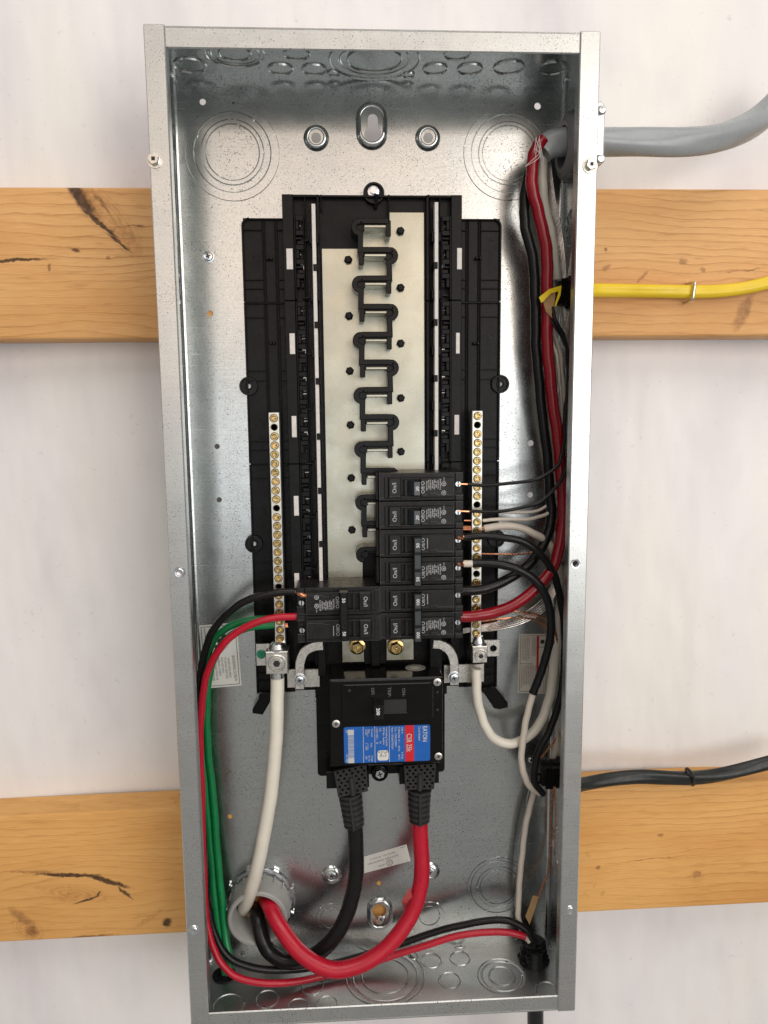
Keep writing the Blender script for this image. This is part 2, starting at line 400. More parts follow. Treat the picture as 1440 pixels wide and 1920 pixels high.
def sheet_mat():
    mt, nt, b = nodes('white_sheeting')
    tc = N(nt, 'ShaderNodeTexCoord'); oc = tc.outputs['Object']
    def noise(sc, det, mp=(1, 1, 1)):
        k = N(nt, 'ShaderNodeMapping'); k.inputs['Scale'].default_value = mp; nt.links.new(oc, k.inputs[0])
        n = N(nt, 'ShaderNodeTexNoise', Scale=sc, Detail=det); nt.links.new(k.outputs[0], n.inputs['Vector']); return n.outputs['Fac']
    base = ramp(nt, noise(4.5, 4, (1.6, 1, .55)), [(.34, (.735, .71, .735)), (.50, (.80, .785, .78)), (.66, (.83, .815, .775))]).outputs[0]
    st = ramp(nt, noise(10, 6, (1, 1, .7)), [(.56, (1, 1, 1)), (.80, (.89, .885, .91))]).outputs[0]
    base = mixc(nt, 1.0, base, st, 'MULTIPLY')
    dirt = ramp(nt, noise(160, 5), [(.66, (1, 1, 1)), (.80, (.84, .83, .82))]).outputs[0]
    base = mixc(nt, 1.0, base, dirt, 'MULTIPLY'); nt.links.new(base, b.inputs['Base Color']); b.inputs['Roughness'].default_value = .45
    bp = N(nt, 'ShaderNodeBump', Strength=.6, Distance=.022); nt.links.new(noise(6, 3, (1.6, 1, .6)), bp.inputs['Height'])
    bp2 = N(nt, 'ShaderNodeBump', Strength=.3, Distance=.0005); nt.links.new(noise(450, 3, (1, 1, 4)), bp2.inputs['Height']); nt.links.new(bp.outputs[0], bp2.inputs['Normal'])
    nt.links.new(bp2.outputs[0], b.inputs['Normal'])
    return mt

# ------------------------------------------------------------------ the wall and its two boards
HW, H, D = .1815, .8728, .0922
FL = .0162
SHEET = .1345
g = M(); nx, nz = 60, 70
vs = []; fs = []
for j in range(nz+1):
    for i in range(nx+1):
        x = -1.3+2.6*i/nx; z = -.8+2.6*j/nz
        y = SHEET+.004*math.sin(x*9+1.3*math.sin(z*5))*math.sin(z*4+x*2)+.003*math.sin(x*23+z*7)
        vs.append((x, y, z))
for j in range(nz):
    for i in range(nx):
        a = j*(nx+1)+i; fs.append((a, a+1, a+nx+2, a+nx+1))
g.add(vs, fs); sheet = g.build('wall', sheet_mat()); sheet['kind'] = 'structure'
BF = .0936
def board(name, label, l_top, l_bot, r_top, r_bot, mat):
    # pixel heights at the left and right picture edges, front face
    pts = [P(0, l_top, BF), P(1440, r_top, BF), P(1440, r_bot, BF), P(0, l_bot, BF)]
    def ext(a, b, x): t = (x-a.x)/(b.x-a.x); return a.z+(b.z-a.z)*t
    g = M(); x0, x1 = -.9, .95
    zt0, zt1 = ext(pts[0], pts[1], x0), ext(pts[0], pts[1], x1); zb0, zb1 = ext(pts[3], pts[2], x0), ext(pts[3], pts[2], x1)
    r = .003; prof = []
    n = 4
    for k in range(n+1):
        a = PI/2*k/n; prof.append((BF+r-r*math.sin(a), 1, -r+r*math.cos(a)))
    def ring(x, zt, zb):
        o = [(x, BF+.038, zt)]
        for k in range(n+1): a = PI/2*k/n; o.append((x, BF+r-r*math.sin(a), zt-r+r*math.cos(a)))
        for k in range(n+1): a = PI/2*k/n; o.append((x, BF+r-r*math.cos(a), zb+r-r*math.sin(a)))
        o.append((x, BF+.038, zb)); return o
    A = ring(x0, zt0, zb0); B_ = ring(x1, zt1, zb1); k = len(A)
    g.add(A+B_, [(i, (i+1) % k, (i+1) % k+k, i+k)[::-1] for i in range(k)]+[tuple(range(k)), tuple(range(2*k-1, k-1, -1))])
    o = g.build(name, mat, origin=(0, 0, 0), sharp=50)
    return tag(o, label, 'board')
def kp(px, py): p = P(px, py, BF); return p.x, p.z
def KN(px, py, rx, rz, an, dk): x, z = kp(px, py); return (x, z, rx*.00053, rz*.00053, an, dk)
def BE(px, py, rx, rz, amp): x, z = kp(px, py); return (x, z, rx*.00053, rz*.00053, amp)
toneU = ((.76, .435, .175), (.44, .205, .065), (.64, .31, .10)); toneL = ((.77, .425, .14), (.50, .23, .06), (.64, .30, .08))
wu = wood_mat('pine_upper', 0, [KN(200, 402, 84, 26, -.85, .44), KN(236, 450, 36, 17, -.9, .43), KN(160, 380, 40, 16, -.95, .5), KN(190, 380, 30, 3, -1.0, .6), KN(150, 370, 40, 11, -.95, .95), KN(186, 418, 40, 4, -.72, .95), KN(222, 455, 26, 3, -.66, .9),
        KN(30, 488, 48, 3, .06, .95), KN(140, 470, 9, 4, -.2, .85), KN(255, 423, 20, 2, -.05, .8), KN(92, 501, 7, 3, 1.4, .8), KN(200, 482, 5, 4, 0, .7),
        KN(1283, 490, 9, 6, .1, .55), KN(1136, 503, 9, 5, .7, .6), KN(1134, 467, 4, 4, 1, .7), KN(1206, 519, 15, 3, .8, .6), KN(1316, 506, 7, 4, -.4, .5), KN(1394, 585, 36, 11, 1.15, .55), KN(1395, 507, 40, 1.6, .1, .6)],
        [BE(205, 420, 120, 80, .014), BE(1395, 600, 90, 70, .012), BE(0, 475, 60, 50, .006), BE(1285, 490, 40, 30, .003)], toneU)
wl = wood_mat('pine_lower', 0, [KN(125, 1641, 62, 4.5, -.05, .95), KN(200, 1652, 45, 6, -.36, .95), KN(233, 1674, 20, 3, -.8, .85), KN(60, 1635, 50, 3, -.06, .5),
        KN(140, 1676, 66, 19, -.15, .44), KN(135, 1678, 16, 6, -.1, .43), KN(165, 1687, 28, 2.2, .28, .9), KN(186, 1678, 7, 2, 1.2, .9), KN(52, 1742, 34, 22, -.6, .44), KN(60, 1748, 15, 12, -.6, .8), KN(40, 1720, 30, 10, -.8, .5), KN(315, 1730, 8, 9, 0, .95), KN(280, 1722, 40, 5, .6, .4), KN(170, 1756, 50, 3.5, .04, .8),
        KN(1239, 1566, 6, 4, 0, .6), KN(1121, 1627, 5, 5, 0, .8), KN(1307, 1640, 9, 8, 0, .6), KN(1307, 1644, 17, 15, 0, .22), KN(1230, 1610, 90, 1.1, .07, .6), KN(1115, 1660, 7, 3, 1.2, .35), KN(1130, 1675, 7, 4, 1.2, .35), KN(1102, 1603, 8, 3, -1.1, .35), KN(1100, 1678, 8, 3, -.6, .35)],
        [BE(150, 1668, 150, 50, .020), BE(40, 1740, 60, 40, .010), BE(315, 1728, 50, 35, .006), BE(1307, 1642, 50, 30, .006), BE(1239, 1566, 40, 25, .003)], toneL)
board('timber_board', 'upper pine board with long slanting bark scar left of the metal box', 350, 637, 354, 630, wu)
board('timber_board', 'lower pine board with dark curved bark pocket and eye shaped knot', 1531, 1768, 1464, 1694, wl)

# ------------------------------------------------------------------ the box
box = thing('electrical_panel', 'tall open galvanized steel breaker panel box screwed to two boards', 'panel box', (0, D, 0))
T = .0012
# back panel with its openings
def key_loop(px, py, rbig, rsm, dz):      # big round hole with slot; dz>0: slot above
    x, z = xz(px, py, D); n = 16; o = []
    a0 = math.asin(rsm/rbig)
    if dz > 0:
        o += [(x+rbig*math.cos(t), z+rbig*math.sin(t)) for t in [PI/2-a0-(2*PI-2*a0)*i/20 for i in range(21)]]
        o += [(x+rsm*math.cos(t), z+dz+rsm*math.sin(t)) for t in [PI-PI*i/10 for i in range(11)]]
    else:
        o += [(x+rbig*math.cos(t), z+rbig*math.sin(t)) for t in [-PI/2+a0+(2*PI-2*a0)*i/20 for i in range(21)]]
        o += [(x+rsm*math.cos(t), z+dz+rsm*math.sin(t)) for t in [PI+PI*i/10 for i in range(11)]]
    return o
HOLE = [circ(*xz(px, py, D), r, 14) for px, py, r in [(380,191,.0029),(1008,199,.0031),(394,588,.0028),(407,837,.0026),(411,937,.0026),(428,1447,.0027),(432,1531,.0027),(995,831,.0030),(994,928,.0029),(711,1656,.0028)]]
EMB = .0085                             # bosses come forward of the back by this
boss = {'kt': (697, 245), 'l': (593, 259), 'r': (802, 259), 'kb': (712, 1708)}
def stad(px, py, rw, hh, n=10):
    x, z = xz(px, py, D); o = []
    for i in range(n+1): a = PI*i/n; o.append((x+rw*math.cos(a), z+hh+rw*math.sin(a)))
    for i in range(n+1): a = PI+PI*i/n; o.append((x+rw*math.cos(a), z-hh+rw*math.sin(a)))
    return o
bigh = [stad(697, 236, .0145, .007), circ(*xz(593, 259, D), .0118, 24), circ(*xz(802, 259, D), .0118, 24), stad(712, 1712, .0135, .006), circ(*xz(622, 1640, D), .0105, 24), circ(*xz(806, 1634, D), .0105, 24)]
holeC = circ(*xz(489, 1686, D), .0255, 32)
g = M(); g.flat([[(-HW+T, T), (HW-T, T), (HW-T, H-T), (-HW+T, H-T)]]+HOLE+bigh+[holeC], D, D+T)
g.build('back_panel', MT['galv'], box)
# pressed bosses: sloped walls and a plate that holds the opening
def emboss(loop, plate_hole, inset, dep, name='mounting_boss', y0=D):
    cx = sum(p[0] for p in loop)/len(loop); cz = sum(p[1] for p in loop)/len(loop)
    def sc(lp, k):
        rr = sum(math.hypot(p[0]-cx, p[1]-cz) for p in lp)/len(lp); f = 1-k/rr
        return [(cx+(p[0]-cx)*f, cz+(p[1]-cz)*f) for p in lp]
    g = M(); n = len(loop)
    prof = [(0, 0), (.15, -.35), (.45, -.8), (.75, -1.0), (.9, -.92), (1.0, -.75)]
    vs = []
    for k, h in prof: vs += [(x, y0+h*dep, z) for x, z in sc(loop, k*inset)]
    fs = []
    for a in range(len(prof)-1):
        for i in range(n):
            j = (i+1) % n; fs.append((a*n+i, (a+1)*n+i, (a+1)*n+j, a*n+j)[::-1])
    g.add(vs, fs)
    g.flat([sc(loop, inset*.99)]+([plate_hole] if plate_hole else []), y0-.75*dep, y0-.75*dep+.0011)
    return g.build(name, MT['galv'], box, sharp=60)
emboss(bigh[0], key_loop(699, 255, .0080, .0046, .0135), .0062, .0050)
emboss(bigh[1], circ(*xz(593, 261, D), .0046, 16), .0052, .0045)
emboss(bigh[2], circ(*xz(802, 261, D), .0046, 16), .0052, .0045)
emboss(bigh[3], key_loop(711, 1704, .0076, .0042, -.012), .0056, .0045)
def screw(parent, px, py, y, r, mat='zinc', hexa=False, slot=True, name='screw', washer=0, nrm=(0, -1, 0), ph=.3, h=.0022, c=None):
    c = c or P(px, py, y); g = M(); g.capA = False
    if washer: g.lathe(c, nrm, [(washer, 0), (washer, .0008), (r*.9, .001)], 20)
    if hexa:
        g.lathe(c, nrm, [(r, 0), (r, h), (r*.86, h*1.2)], 6, ph)
    else:
        g.lathe(c, nrm, [(r, 0), (r, h*.5), (r*.85, h*.85), (r*.5, h)], 20)
    o = g.build(name, MT[mat], parent)
    if hexa and slot and washer > .006:
        q = [c+Vector((sx*r*.30, -h*1.22, sz*r*.30)) for sx, sz in ((-1, -1), (1, -1), (1, 1), (-1, 1))]; b = M(); b.add(q, [(0, 1, 2, 3)]); b.build('recess', MT['ink'], o); return o
    if slot:
        n = Vector(nrm); u = Vector((math.cos(ph), 0, math.sin(ph))); w = n.cross(u); b = M(); hh = h*1.21 if hexa else h*1.02
        for uu, ww in ((u, w), (w, u)):
            q = [c+n*hh+uu*(sx*r*.5)+ww*(sz*r*.13) for sx, sz in ((-1, -1), (1, -1), (1, 1), (-1, 1))]
            if uu is w: q = [p+n*.00005 for p in q]
            b.add(q, [(0, 1, 2, 3)])
        b.build('recess', MT['ink'], o)
    return o
def dome_boss(px, py, r, scr=True):
    x, z = xz(px, py, D)
    emboss(circ(x, z, r, 24), None, r*.62, .0035)
    if scr: screw(box, px, py, D-.0030, .0042, 'zinc', True, True, washer=.0052)
dome_boss(622, 1640, .0105); dome_boss(806, 1634, .0105)
screw(box, 714, 1721, D-.0034, .0040, 'zinc', True)
screw(box, 391, 481, D, .0043, 'zinc', washer=.0054)
screw(box, 995, 1425, D, .0026, 'zinc')
for px, py in ((396, 162), (697, 168), (991, 170)):
    g = M(); g.capA = False; g.lathe(P(px, py, D), (0, -1, 0), [(.0044, 0), (.0040, .0008), (.0034, .0008), (.0031, .0002), (.0022, .0002), (.0018, .0007), (0, .0007)], 18); g.build('rivet', MT['galv'], box)
for px, py in ((967, 1758), (454, 1788), (712, 1772)):
    g = M(); g.capA = False; g.lathe(P(px, py, D), (0, -1, 0), [(.0034, 0), (.0030, .0007), (.0022, .0007), (.0018, 0), (0, 0)], 16); g.build('rivet', MT['galv'], box)
# knockouts -----------------------------------------------------------
def knock(c, nrm, rings, name='knockout', lift=.0006, tabs=3, parent=None, mk='galv'):
    """concentric punched rings: each is a shallow plate with a cut round it"""
    g = M(); g.capA = False; g.capB = False
    prof = []
    for k, r in enumerate(rings):
        hgt = lift if k % 2 == 0 else lift*.25
        nxt = rings[k+1] if k+1 < len(rings) else 0
        if nrm[1] < -.5:                      # thin punched cut in the back
            prof += [(r+.0004, 0), (r, hgt+.0003), (r-.0005, hgt+.0003)]
            if nxt: prof += [(nxt+.0011, hgt+.0003), (nxt+.0007, .0)]
            else: prof += [(0.0, hgt+.0003)]
            continue
        prof += [(r+.0007, 0), (r+.0002, hgt+.0004), (r-.0004, hgt+.0004), (r-.0011, hgt*.25)]
        if nxt: prof += [(nxt+.0013, hgt*.25), (nxt+.0009, .0)]
        else: prof += [(0.0, hgt*.25)]
    g.lathe(c, nrm, prof, 44)
    o = g.build(name, MT[mk], parent or box, sharp=25)
    n = Vector(nrm); u = n.orthogonal().normalized(); w = n.cross(u); cc = Vector(c)
    b = M(); rnd = random.Random(int(rings[0]*1e6)+int(cc.x*1e4))
    for r in rings:
        for k in range(tabs):
            a = rnd.uniform(0, 2*PI); q = cc+n*.0009+(u*math.cos(a)+w*math.sin(a))*r
            t = -u*math.sin(a)+w*math.cos(a); e = (u*math.cos(a)+w*math.sin(a))
            vv = [q+t*s1*.0011+e*s2*.0008+n*h for h in (-.0009, .0003) for s1, s2 in ((-1, -1), (1, -1), (1, 1), (-1, 1))]
            b.add(vv, [(4, 5, 6, 7), (0, 1, 5, 4), (1, 2, 6, 5), (2, 3, 7, 6), (3, 0, 4, 7)])
    tb = b.build('knockout_tab', MT['galv'], o); tb['kind'] = 'stuff'
    return o
BN = (0, -1, 0)
knock(P(436, 286, D), BN, [.0425, .0345, .0280, .0240]); knock(P(953, 288, D), BN, [.0418, .0345, .0275, .0240])
knock(P(934, 1662, D), BN, [.0330, .0290, .0225, .0190]); knock(P(622, 1720, D), BN, [.0158, .0110]); knock(P(805, 1716, D), BN, [.0152, .0105])
def ktop(px, py, rings): knock(PZ(px, py, H-T), (0, 0, -1), rings, tabs=2, lift=.0010)
for px, py, r in ((356, 122, .0140), (526, 129, .0108), (589, 130, .0108), (626, 137, .0058), (556, 101, .0110), (766, 140, .0056), (816, 129, .0108), (881, 129, .0110), (857, 101, .0110), (954, 126, .0135), (1036, 127, .0125)): ktop(px, py, [r])
ktop(440, 100, [.0250, .0205, .0135]); ktop(702, 112, [.0390, .0300, .0235])
def kbot(px, py, rings): knock(PZ(px, py, T), (0, 0, 1), rings, tabs=2, mk='galv3')
for px, py, r in ((808, 1801, .0108), (862, 1797, .0104), (843, 1838, .0108), (1026, 1857, .0112), (586, 1850, .0108), (501, 1873, .0112), (428, 1886, .0150), (559, 1887, .0100), (613, 1883, .0104), (775, 1793, .0048), (860, 1768, .008)): kbot(px, py, [r])
kbot(941, 1830, [.0245, .0205, .0130]); kbot(722, 1830, [.0400, .0330, .0240])
for px, py, r in ((1071, 428, .0165), (1046, 1585, .0180), (1085, 700, .012)): knock(PX(px, py, HW-T), (-1, 0, 0), [r, r*.72])
for px, py, r in ((324, 425, .0165), (331, 540, .0150), (319, 250, .0150)): knock(PX(px, py, -HW+T), (1, 0, 0), [r])
# side, top and bottom walls with a rolled inner corner
for sx in (-1, 1):
    g = M(); xo, xi = sx*HW, sx*(HW-T)
    g.box(min(xo, xi), max(xo, xi), .0012, D+T, 0, H)
    rr = .0042
    pr = [(sx*(HW-T-rr+rr*math.sin(a)), D-rr+rr*math.cos(a)) for a in [PI/2*i/6 for i in range(7)]]
    vs = [(x-sx*.00001, y-.00002, z) for z in (T, H-T) for x, y in pr]
    fs = [(i, i+1, i+8, i+7) for i in range(6)]
    g.add(vs, fs if sx < 0 else [f[::-1] for f in fs]); g.build('side_wall', MT['galv'], box, sharp=30)
g = M(); g.box(-HW+T, HW-T, .0012, D+T, H-T, H); g.build('top_wall', MT['galv'], box)
g = M(); g.box(-HW+T, HW-T, .0012, D+T, 0, T); g.build('bottom_wall', MT['galv3'], box)
# little corner weld slots on the folded walls
def flange(x0, x1, z0, z1, y, holes=()):
    g = M(); g.flat([rrect(x0, x1, z0, z1, .0012, 3)]+list(holes), y, y+T, .0009)
    return g.build('flange', MT['galv2'], box, sharp=40)
hl = circ(*xz(1079, 1057, 0), .0022, 14)
flange(-HW-.0006, -HW+FL, -.001, H+.001, 0); flange(HW-FL, HW+.0006, -.001, H+.001, 0, [hl])
flange(-HW+FL-.002, HW-FL+.002, H-.0160, H+.0004, .0014); flange(-HW+FL-.002, HW-FL+.002, -.0004, .0152, .0014)
g = M(); g.box(-HW+FL-.0012, -HW+FL, T+.0003, .011, .012, H-.012); g.build('flange_lip', MT['galv2'], box)
g = M(); g.box(HW-FL, HW-FL+.0012, T+.0003, .011, .012, H-.012); g.build('flange_lip', MT['galv2'], box)
for px, py in ((290, 301), (1106, 311)): screw(box, px, py, 0, .0048, 'alu', True, True, 'cover_screw', h=.0044, washer=.0061)
for px, py in ((337, 1073), (363, 1744), (1069, 1707)):
    g = M(); g.capA = False; g.lathe(P(px, py, 0), (0, -1, 0), [(.0050, 0), (.0044, .0007), (.0035, .0006), (.0028, .0011), (.0014, .0008), (.0, .0006)], 18); g.build('flange_dimple', MT['zinc'], box)
g = M(); g.capA = g.capB = False; g.lathe(P(1079, 1057, 0), (0, -1, 0), [(.0046, 0), (.0042, .0008), (.0030, .0007), (.0022, -.001), (.0022, -.004)], 18); g.build('flange_dimple', MT['zinc'], box)
# bright folded corner tabs where walls meet the back
for px, py in ((322, 141), (1061, 149), (395, 1800), (1030, 1772)):
    g = M(); c = P(px, py, D-.004); g.lathe(c, (0, -1, 0), [(.0022, 0), (.0022, .003), (.0008, .004)], 10); g.build('corner_weld', MT['zinc'], box)

# stickers on the back of the box --------------------------------------
def sticker(quad, y, mat, name, label, parent=box):
    pts = [xz(a, b, y) for a, b in quad]; g = M(); g.flat([pts], y-.00025, y-.00005, 0); o = g.build(name, mat, parent)
    o['label'] = label
    c0, c1, c2, c3 = [Vector(p) for p in pts]         # tl, tr, br, bl
    def at(u, v): q = (c0*(1-u)+c1*u)*(1-v)+(c3*(1-u)+c2*u)*v; return q
    return o, at
def qline(g, at, u0, v0, u1, v1, w, y):
    a, b = at(u0, v0), at(u1, v1); g.flat([ribbon([a, b], w)], y-.0004, y-.0003, 0, False)
bs, at = sticker([(373, 1173), (444, 1167), (453, 1285), (383, 1291)], D, MT['label'], 'bonding_label', 'white bonding screw label with black lettering running downwards')
g = M()
for u0, v0, u1, v1 in ((.05, .03, .95, .03), (.95, .03, .95, .97), (.95, .97, .05, .97), (.05, .97, .05, .03), (.14, .05, .19, .96)): qline(g, at, u0, v0, u1, v1, .0005, D)
rot = -PI/2+.075
def T_(s, u, v, cap, wid): p = at(u, v); text(g, s, p.x, D-.00035, p.y, cap, rot, wid)
T_('BONDING SCREW', .85, .72, .0028, .0265)
for i, (s, wd, v) in enumerate((('WHEN REQUIRED', .0205, .70), ('TO BOND GROUND', .0225, .70), ('AND NEUTRAL,', .0170, .655), ('THREAD SCREW', .0190, .67), ('INTO CASE WITH 48', .0228, .70), ('IN LBS OF TORQUE', .0225, .71))):
    T_(s, .715-i*.088, v, .0020, wd)
T_('IN NEUTRAL', .225, .76, .0026, .0180)
c = at(.50, .26); g.flat([circ(c.x, c.y, .0088, 28)], D-.0004, D-.0003, 0, False)
for k in range(40):
    a = 2*PI*k/40; g.flat([circ(c.x+.0102*math.cos(a), c.y+.0102*math.sin(a), .00036, 6)], D-.0004, D-.0003, 0, False)
ik = g.build('print', MT['ink'], bs)
g = M(); a = at(.52, .20); g.flat([circ(a.x, a.y, .0018, 16), circ(a.x, a.y, .0009, 12)], D-.0006, D-.0005, 0, False); a = at(.42, .30); g.flat([circ(a.x, a.y, .0016, 16)], D-.0006, D-.0005, 0, False); g.build('emblem', MT['label'], bs)
ws, at = sticker([(973, 1189), (1042, 1188), (1041, 1301), (970, 1299)], D, MT['label2'], 'warning_label', 'white warning label with red band and small black print behind black wire')
g = M()
for u0, v0, u1, v1 in ((.05, .03, .95, .03), (.95, .03, .95, .97), (.95, .97, .05, .97), (.05, .97, .05, .03), (.05, .50, .38, .50), (.53, .22, .92, .22)): qline(g, at, u0, v0, u1, v1, .0004, D)
words = ('DANGER', 'HAZARDOUS', 'VOLTAGE', 'TURN OFF', 'POWER', 'SUPPLYING', 'BEFORE', 'SERVICE', 'DEVICE', 'COVER', 'REPLACE', 'ALL', 'PANEL')
rw = random.Random(3)
for i in range(9):
    for v0, v1 in ((.05, .48), (.52, .94)):
        if i == 5 and v0 < .1: continue
        s = ' '.join(rw.choice(words) for _ in range(4)); a = at(.10+i*.045, v0+.01); b = at(.10+i*.045, v1-.02-rw.random()*.1); p = (a+b)/2
        text(g, s, p.x, D-.00035, p.y, .0011, -PI/2-.02, (b-a).length)
for i in range(5):
    s = ' '.join(rw.choice(words) for _ in range(4)); a = at(.62+i*.06, .52); b = at(.62+i*.06, .95); p = (a+b)/2
    text(g, s, p.x, D-.00035, p.y, .0013, -PI/2-.02, (b-a).length)
a = at(.64, .13); g.flat([circ(a.x, a.y, .0022, 14)], D-.0004, D-.0003, 0, False)
g.build('print', MT['ink'], ws)
g = M(); a, b, c, d_ = at(.485, .03), at(.545, .03), at(.545, .97), at(.485, .97); g.flat([[tuple(a), tuple(b), tuple(c), tuple(d_)]], D-.0005, D-.0004, 0, False); g.build('red_band', MT['redink'], ws)
# torn listing sticker, upside down
us, at = sticker([(683, 1606), (762, 1583), (770, 1614), (683, 1637)], D, MT['label'], 'listing_label', 'torn white listing sticker with upside down print between the two feeder cables')
g = M(); rot = PI+.28
for s, u, v, cap, wd in (('ENCLOSED PANELBOARD', .42, .50, .0017, .0330), ('ISSUE NO.  D133413', .42, .27, .0017, .0270), ('LISTED', .38, .80, .0016, .0075)):
    p = at(u, v); text(g, s, p.x, D-.00035, p.y, cap, rot, wd)
p = at(.56, .77); g.flat([circ(p.x, p.y, .0033, 22), circ(p.x, p.y, .0028, 22)], D-.0004, D-.0003, 0, False); text(g, 'UL', p.x, D-.00035, p.y, .0026, rot, .0036)
p = at(.93, .9); text(g, 'L', p.x, D-.00035, p.y, .0016, rot); p = at(.9, .1); text(g, 'R-00000', p.x, D-.00035, p.y, .0010, rot)
g.build('print', MT['ink'], us)

# ------------------------------------------------------------------ interior: moulded tray, bus bars, rails
tray = thing('bus_assembly', 'black moulded bus tray with two pale bus bars and zigzag insulator', 'bus assembly', P(700, 1200, D))
CH = .080                                # front of the wings
BLK = MT['black']; GLS = MT['blackgloss']
def vx(px, py, y): return P(px, py, y).x
def hz(px, py, y): return P(px, py, y).z
def X2(a, b, y): return (vx(*a, y)+vx(*b, y))/2
xWL = X2((456, 500), (470, 1000), CH); xWR = X2((942, 500), (933, 1000), CH)
xCL = X2((530, 420), (541, 840), CH-.004); xCR = X2((869, 420), (860, 840), CH-.004)
xAL = X2((601, 470), (609, 1000), CH-.006); xAR = X2((801, 470), (799, 860), CH-.006)
zT = hz(702, 366, CH-.004); zW = hz(492, 408, CH); zS1 = hz(500, 566, CH); zS2 = hz(500, 870, CH); zB = hz(520, 1301, CH); zM = hz(700, 1238, CH)
def segment(x0, x1, z0, z1, left, top=False):
    s = -1 if left else 1
    g = M()
    xo, xi = (x0, x1) if left else (x1, x0)     # outer and inner edge
    lp = rrect(min(xo, xi), max(xo, xi), z0+.0003, z1-.0003, .0008, 2)
    if top:
        r = .0065; q = [(xi, z0+.0003), (xi, z1)]
        arc = [(xo+(-s)*r*(1-math.cos(a)), z1-r+r*math.sin(a)) for a in [PI/2-PI/2*i/7 for i in range(8)]]
        lp = [(xi, z0+.0003), (xi, z1)]+arc+[(xo, z0+.0003)]
    g.flat([lp], CH+.0035, D-.0005, 0)
    # raised rim and ribs
    def bar(a0, a1, b0, b1, y=CH): g.box(min(a0, a1), max(a0, a1), y, CH+.0037, min(b0, b1), max(b0, b1), .0003)
    bar(xo, xo-s*.0016, z0+.0005, z1-(.0065 if top else .0005)); bar(xo-s*.0016, xi, z1-.0016, z1-.0004)
    if top:
        arc2 = [(xo+(-s)*(.0008+r*(1-math.cos(a))), z1-r-.0006+r*math.sin(a)) for a in [PI/2-PI/2*i/7 for i in range(8)]]
        g.flat([ribbon(arc2, .0016)], CH, CH+.0037, .0003)
    wd = abs(xi-xo)
    for f in (.50, .55, .80, .85): x = xo-s*wd*f; bar(x-.0004, x+.0004, z0+.0006, z1-.002, CH+.0012)
    zs = [z1-.010, z0+.012, z0+.020] if top else [z1-.014, z0+.013, z0+.021, z1-(z1-z0)*.42, z1-(z1-z0)*.42-.009]
    if top: zs[0] = z1-.0105
    for z in zs:
        bar(xo-s*.0016, xo-s*wd*.5, z-.0005, z+.0005, CH+.0014); bar(xo-s*wd*.85, xi, z-.0005, z+.0005, CH+.0014)
    return g.build('side_wing', BLK, tray, sharp=30)
zS = [(zW, zS1, True), (zS1, zS2, False), (zS2, zB, False)]
for z1, z0, top in zS:
    segment(xWL, xCL, z0, z1, True, top); segment(xCR, xWR, z0, z1, False, top)
# flat columns beside the wings, up to the top of the tray
YC = CH-.004
for (z1, z0) in ((zT, zS1), (zS1, zS2), (zS2, zM)):
    for s, xo, xa in ((-1, xCL, xAL), (1, xCR, xAR)):
        w = abs(xa-xo)
        g = M(); a, b = xo, xo-s*w*.30
        g.box(min(a, b), max(a, b), YC-.003, D-.001, z0+.0004, z1-.0002, .0004)
        g.build('side_column', BLK, tray)
        g = M(); a, b = xo-s*w*.30, xa
        g.box(min(a, b), max(a, b), YC+.006, D-.001, z0+.0004, z1-.0002)                    # valley floor
        g.box(min(xa, xa+s*.0022), max(xa, xa+s*.0022), YC-.002, YC+.007, z0+.0004, z1-.0006, .0003)
        g.box(min(xo-s*w*.60, xo-s*w*.63), max(xo-s*w*.60, xo-s*w*.63), YC-.001, YC+.007, z0+.0004, z1-.0008, .0003)
        g.box(min(xo-s*w*.86, xo-s*w*.88), max(xo-s*w*.86, xo-s*w*.88), YC+.002, YC+.007, z0+.0004, z1-.0008, .0002)
        if z1 == zT: g.box(min(a, b), max(a, b), YC-.002, D-.001, z1-.0022, z1-.0002, .0003)
        g.build('channel', BLK, tray)
# notched breaker-clip columns
pitch = (hz(653, 487, .078)-hz(657, 799, .078))/6
rnd = random.Random(11)
for s, xo, xa in ((-1, xCL, xAL), (1, xCR, xAR)):
    w = abs(xa-xo); xa_, xb_ = xo-s*w*.31, xo-s*w*.585
    for z1, z0 in ((zT-.018, zS1), (zS1, zS2), (zS2, zM+.03)):
        g = M(); mt_ = M()
        def bx(f0, f1, y, c0, c1, tgt=None, b=.0003):
            a, c = xa_+(xb_-xa_)*f0, xa_+(xb_-xa_)*f1
            (tgt or g).box(min(a, c), max(a, c), y, YC+.007, min(c0, c1), max(c0, c1), b)
        bx(0, .13, YC-.0045, z0+.001, z1-.001); bx(.90, 1, YC-.003, z0+.001, z1-.001)
        z = z1-.001; k = 0
        while z-pitch*.5 > z0:
            hgt = pitch*.5
            bx(.15, .92, YC-.0040, z, z-hgt*.34); 
            if k % 2 == 0:
                bx(.15, .45, YC-.0030, z-hgt*.34, z-hgt*.95); bx(.62, .88, YC-.0010, z-hgt*.60, z-hgt*.95)
                bx(.45, .90, YC+.002, z-hgt*.38, z-hgt*.55)
            else:
                bx(.13, .80, YC-.0020, z-hgt*.44, z-hgt*.60); bx(.30, .92, YC-.0035, z-hgt*.72, z-hgt*.98)
            if k % 3 != 1: bx(.52, .86, YC+.0035, z-hgt*.36, z-hgt*.60, mt_, 0)
            z -= hgt; k += 1
        o = g.build('clip_column', BLK, tray); o['kind'] = 'stuff'
        o = mt_.build('spring_contact', MT['alu'], tray); o['kind'] = 'stuff'
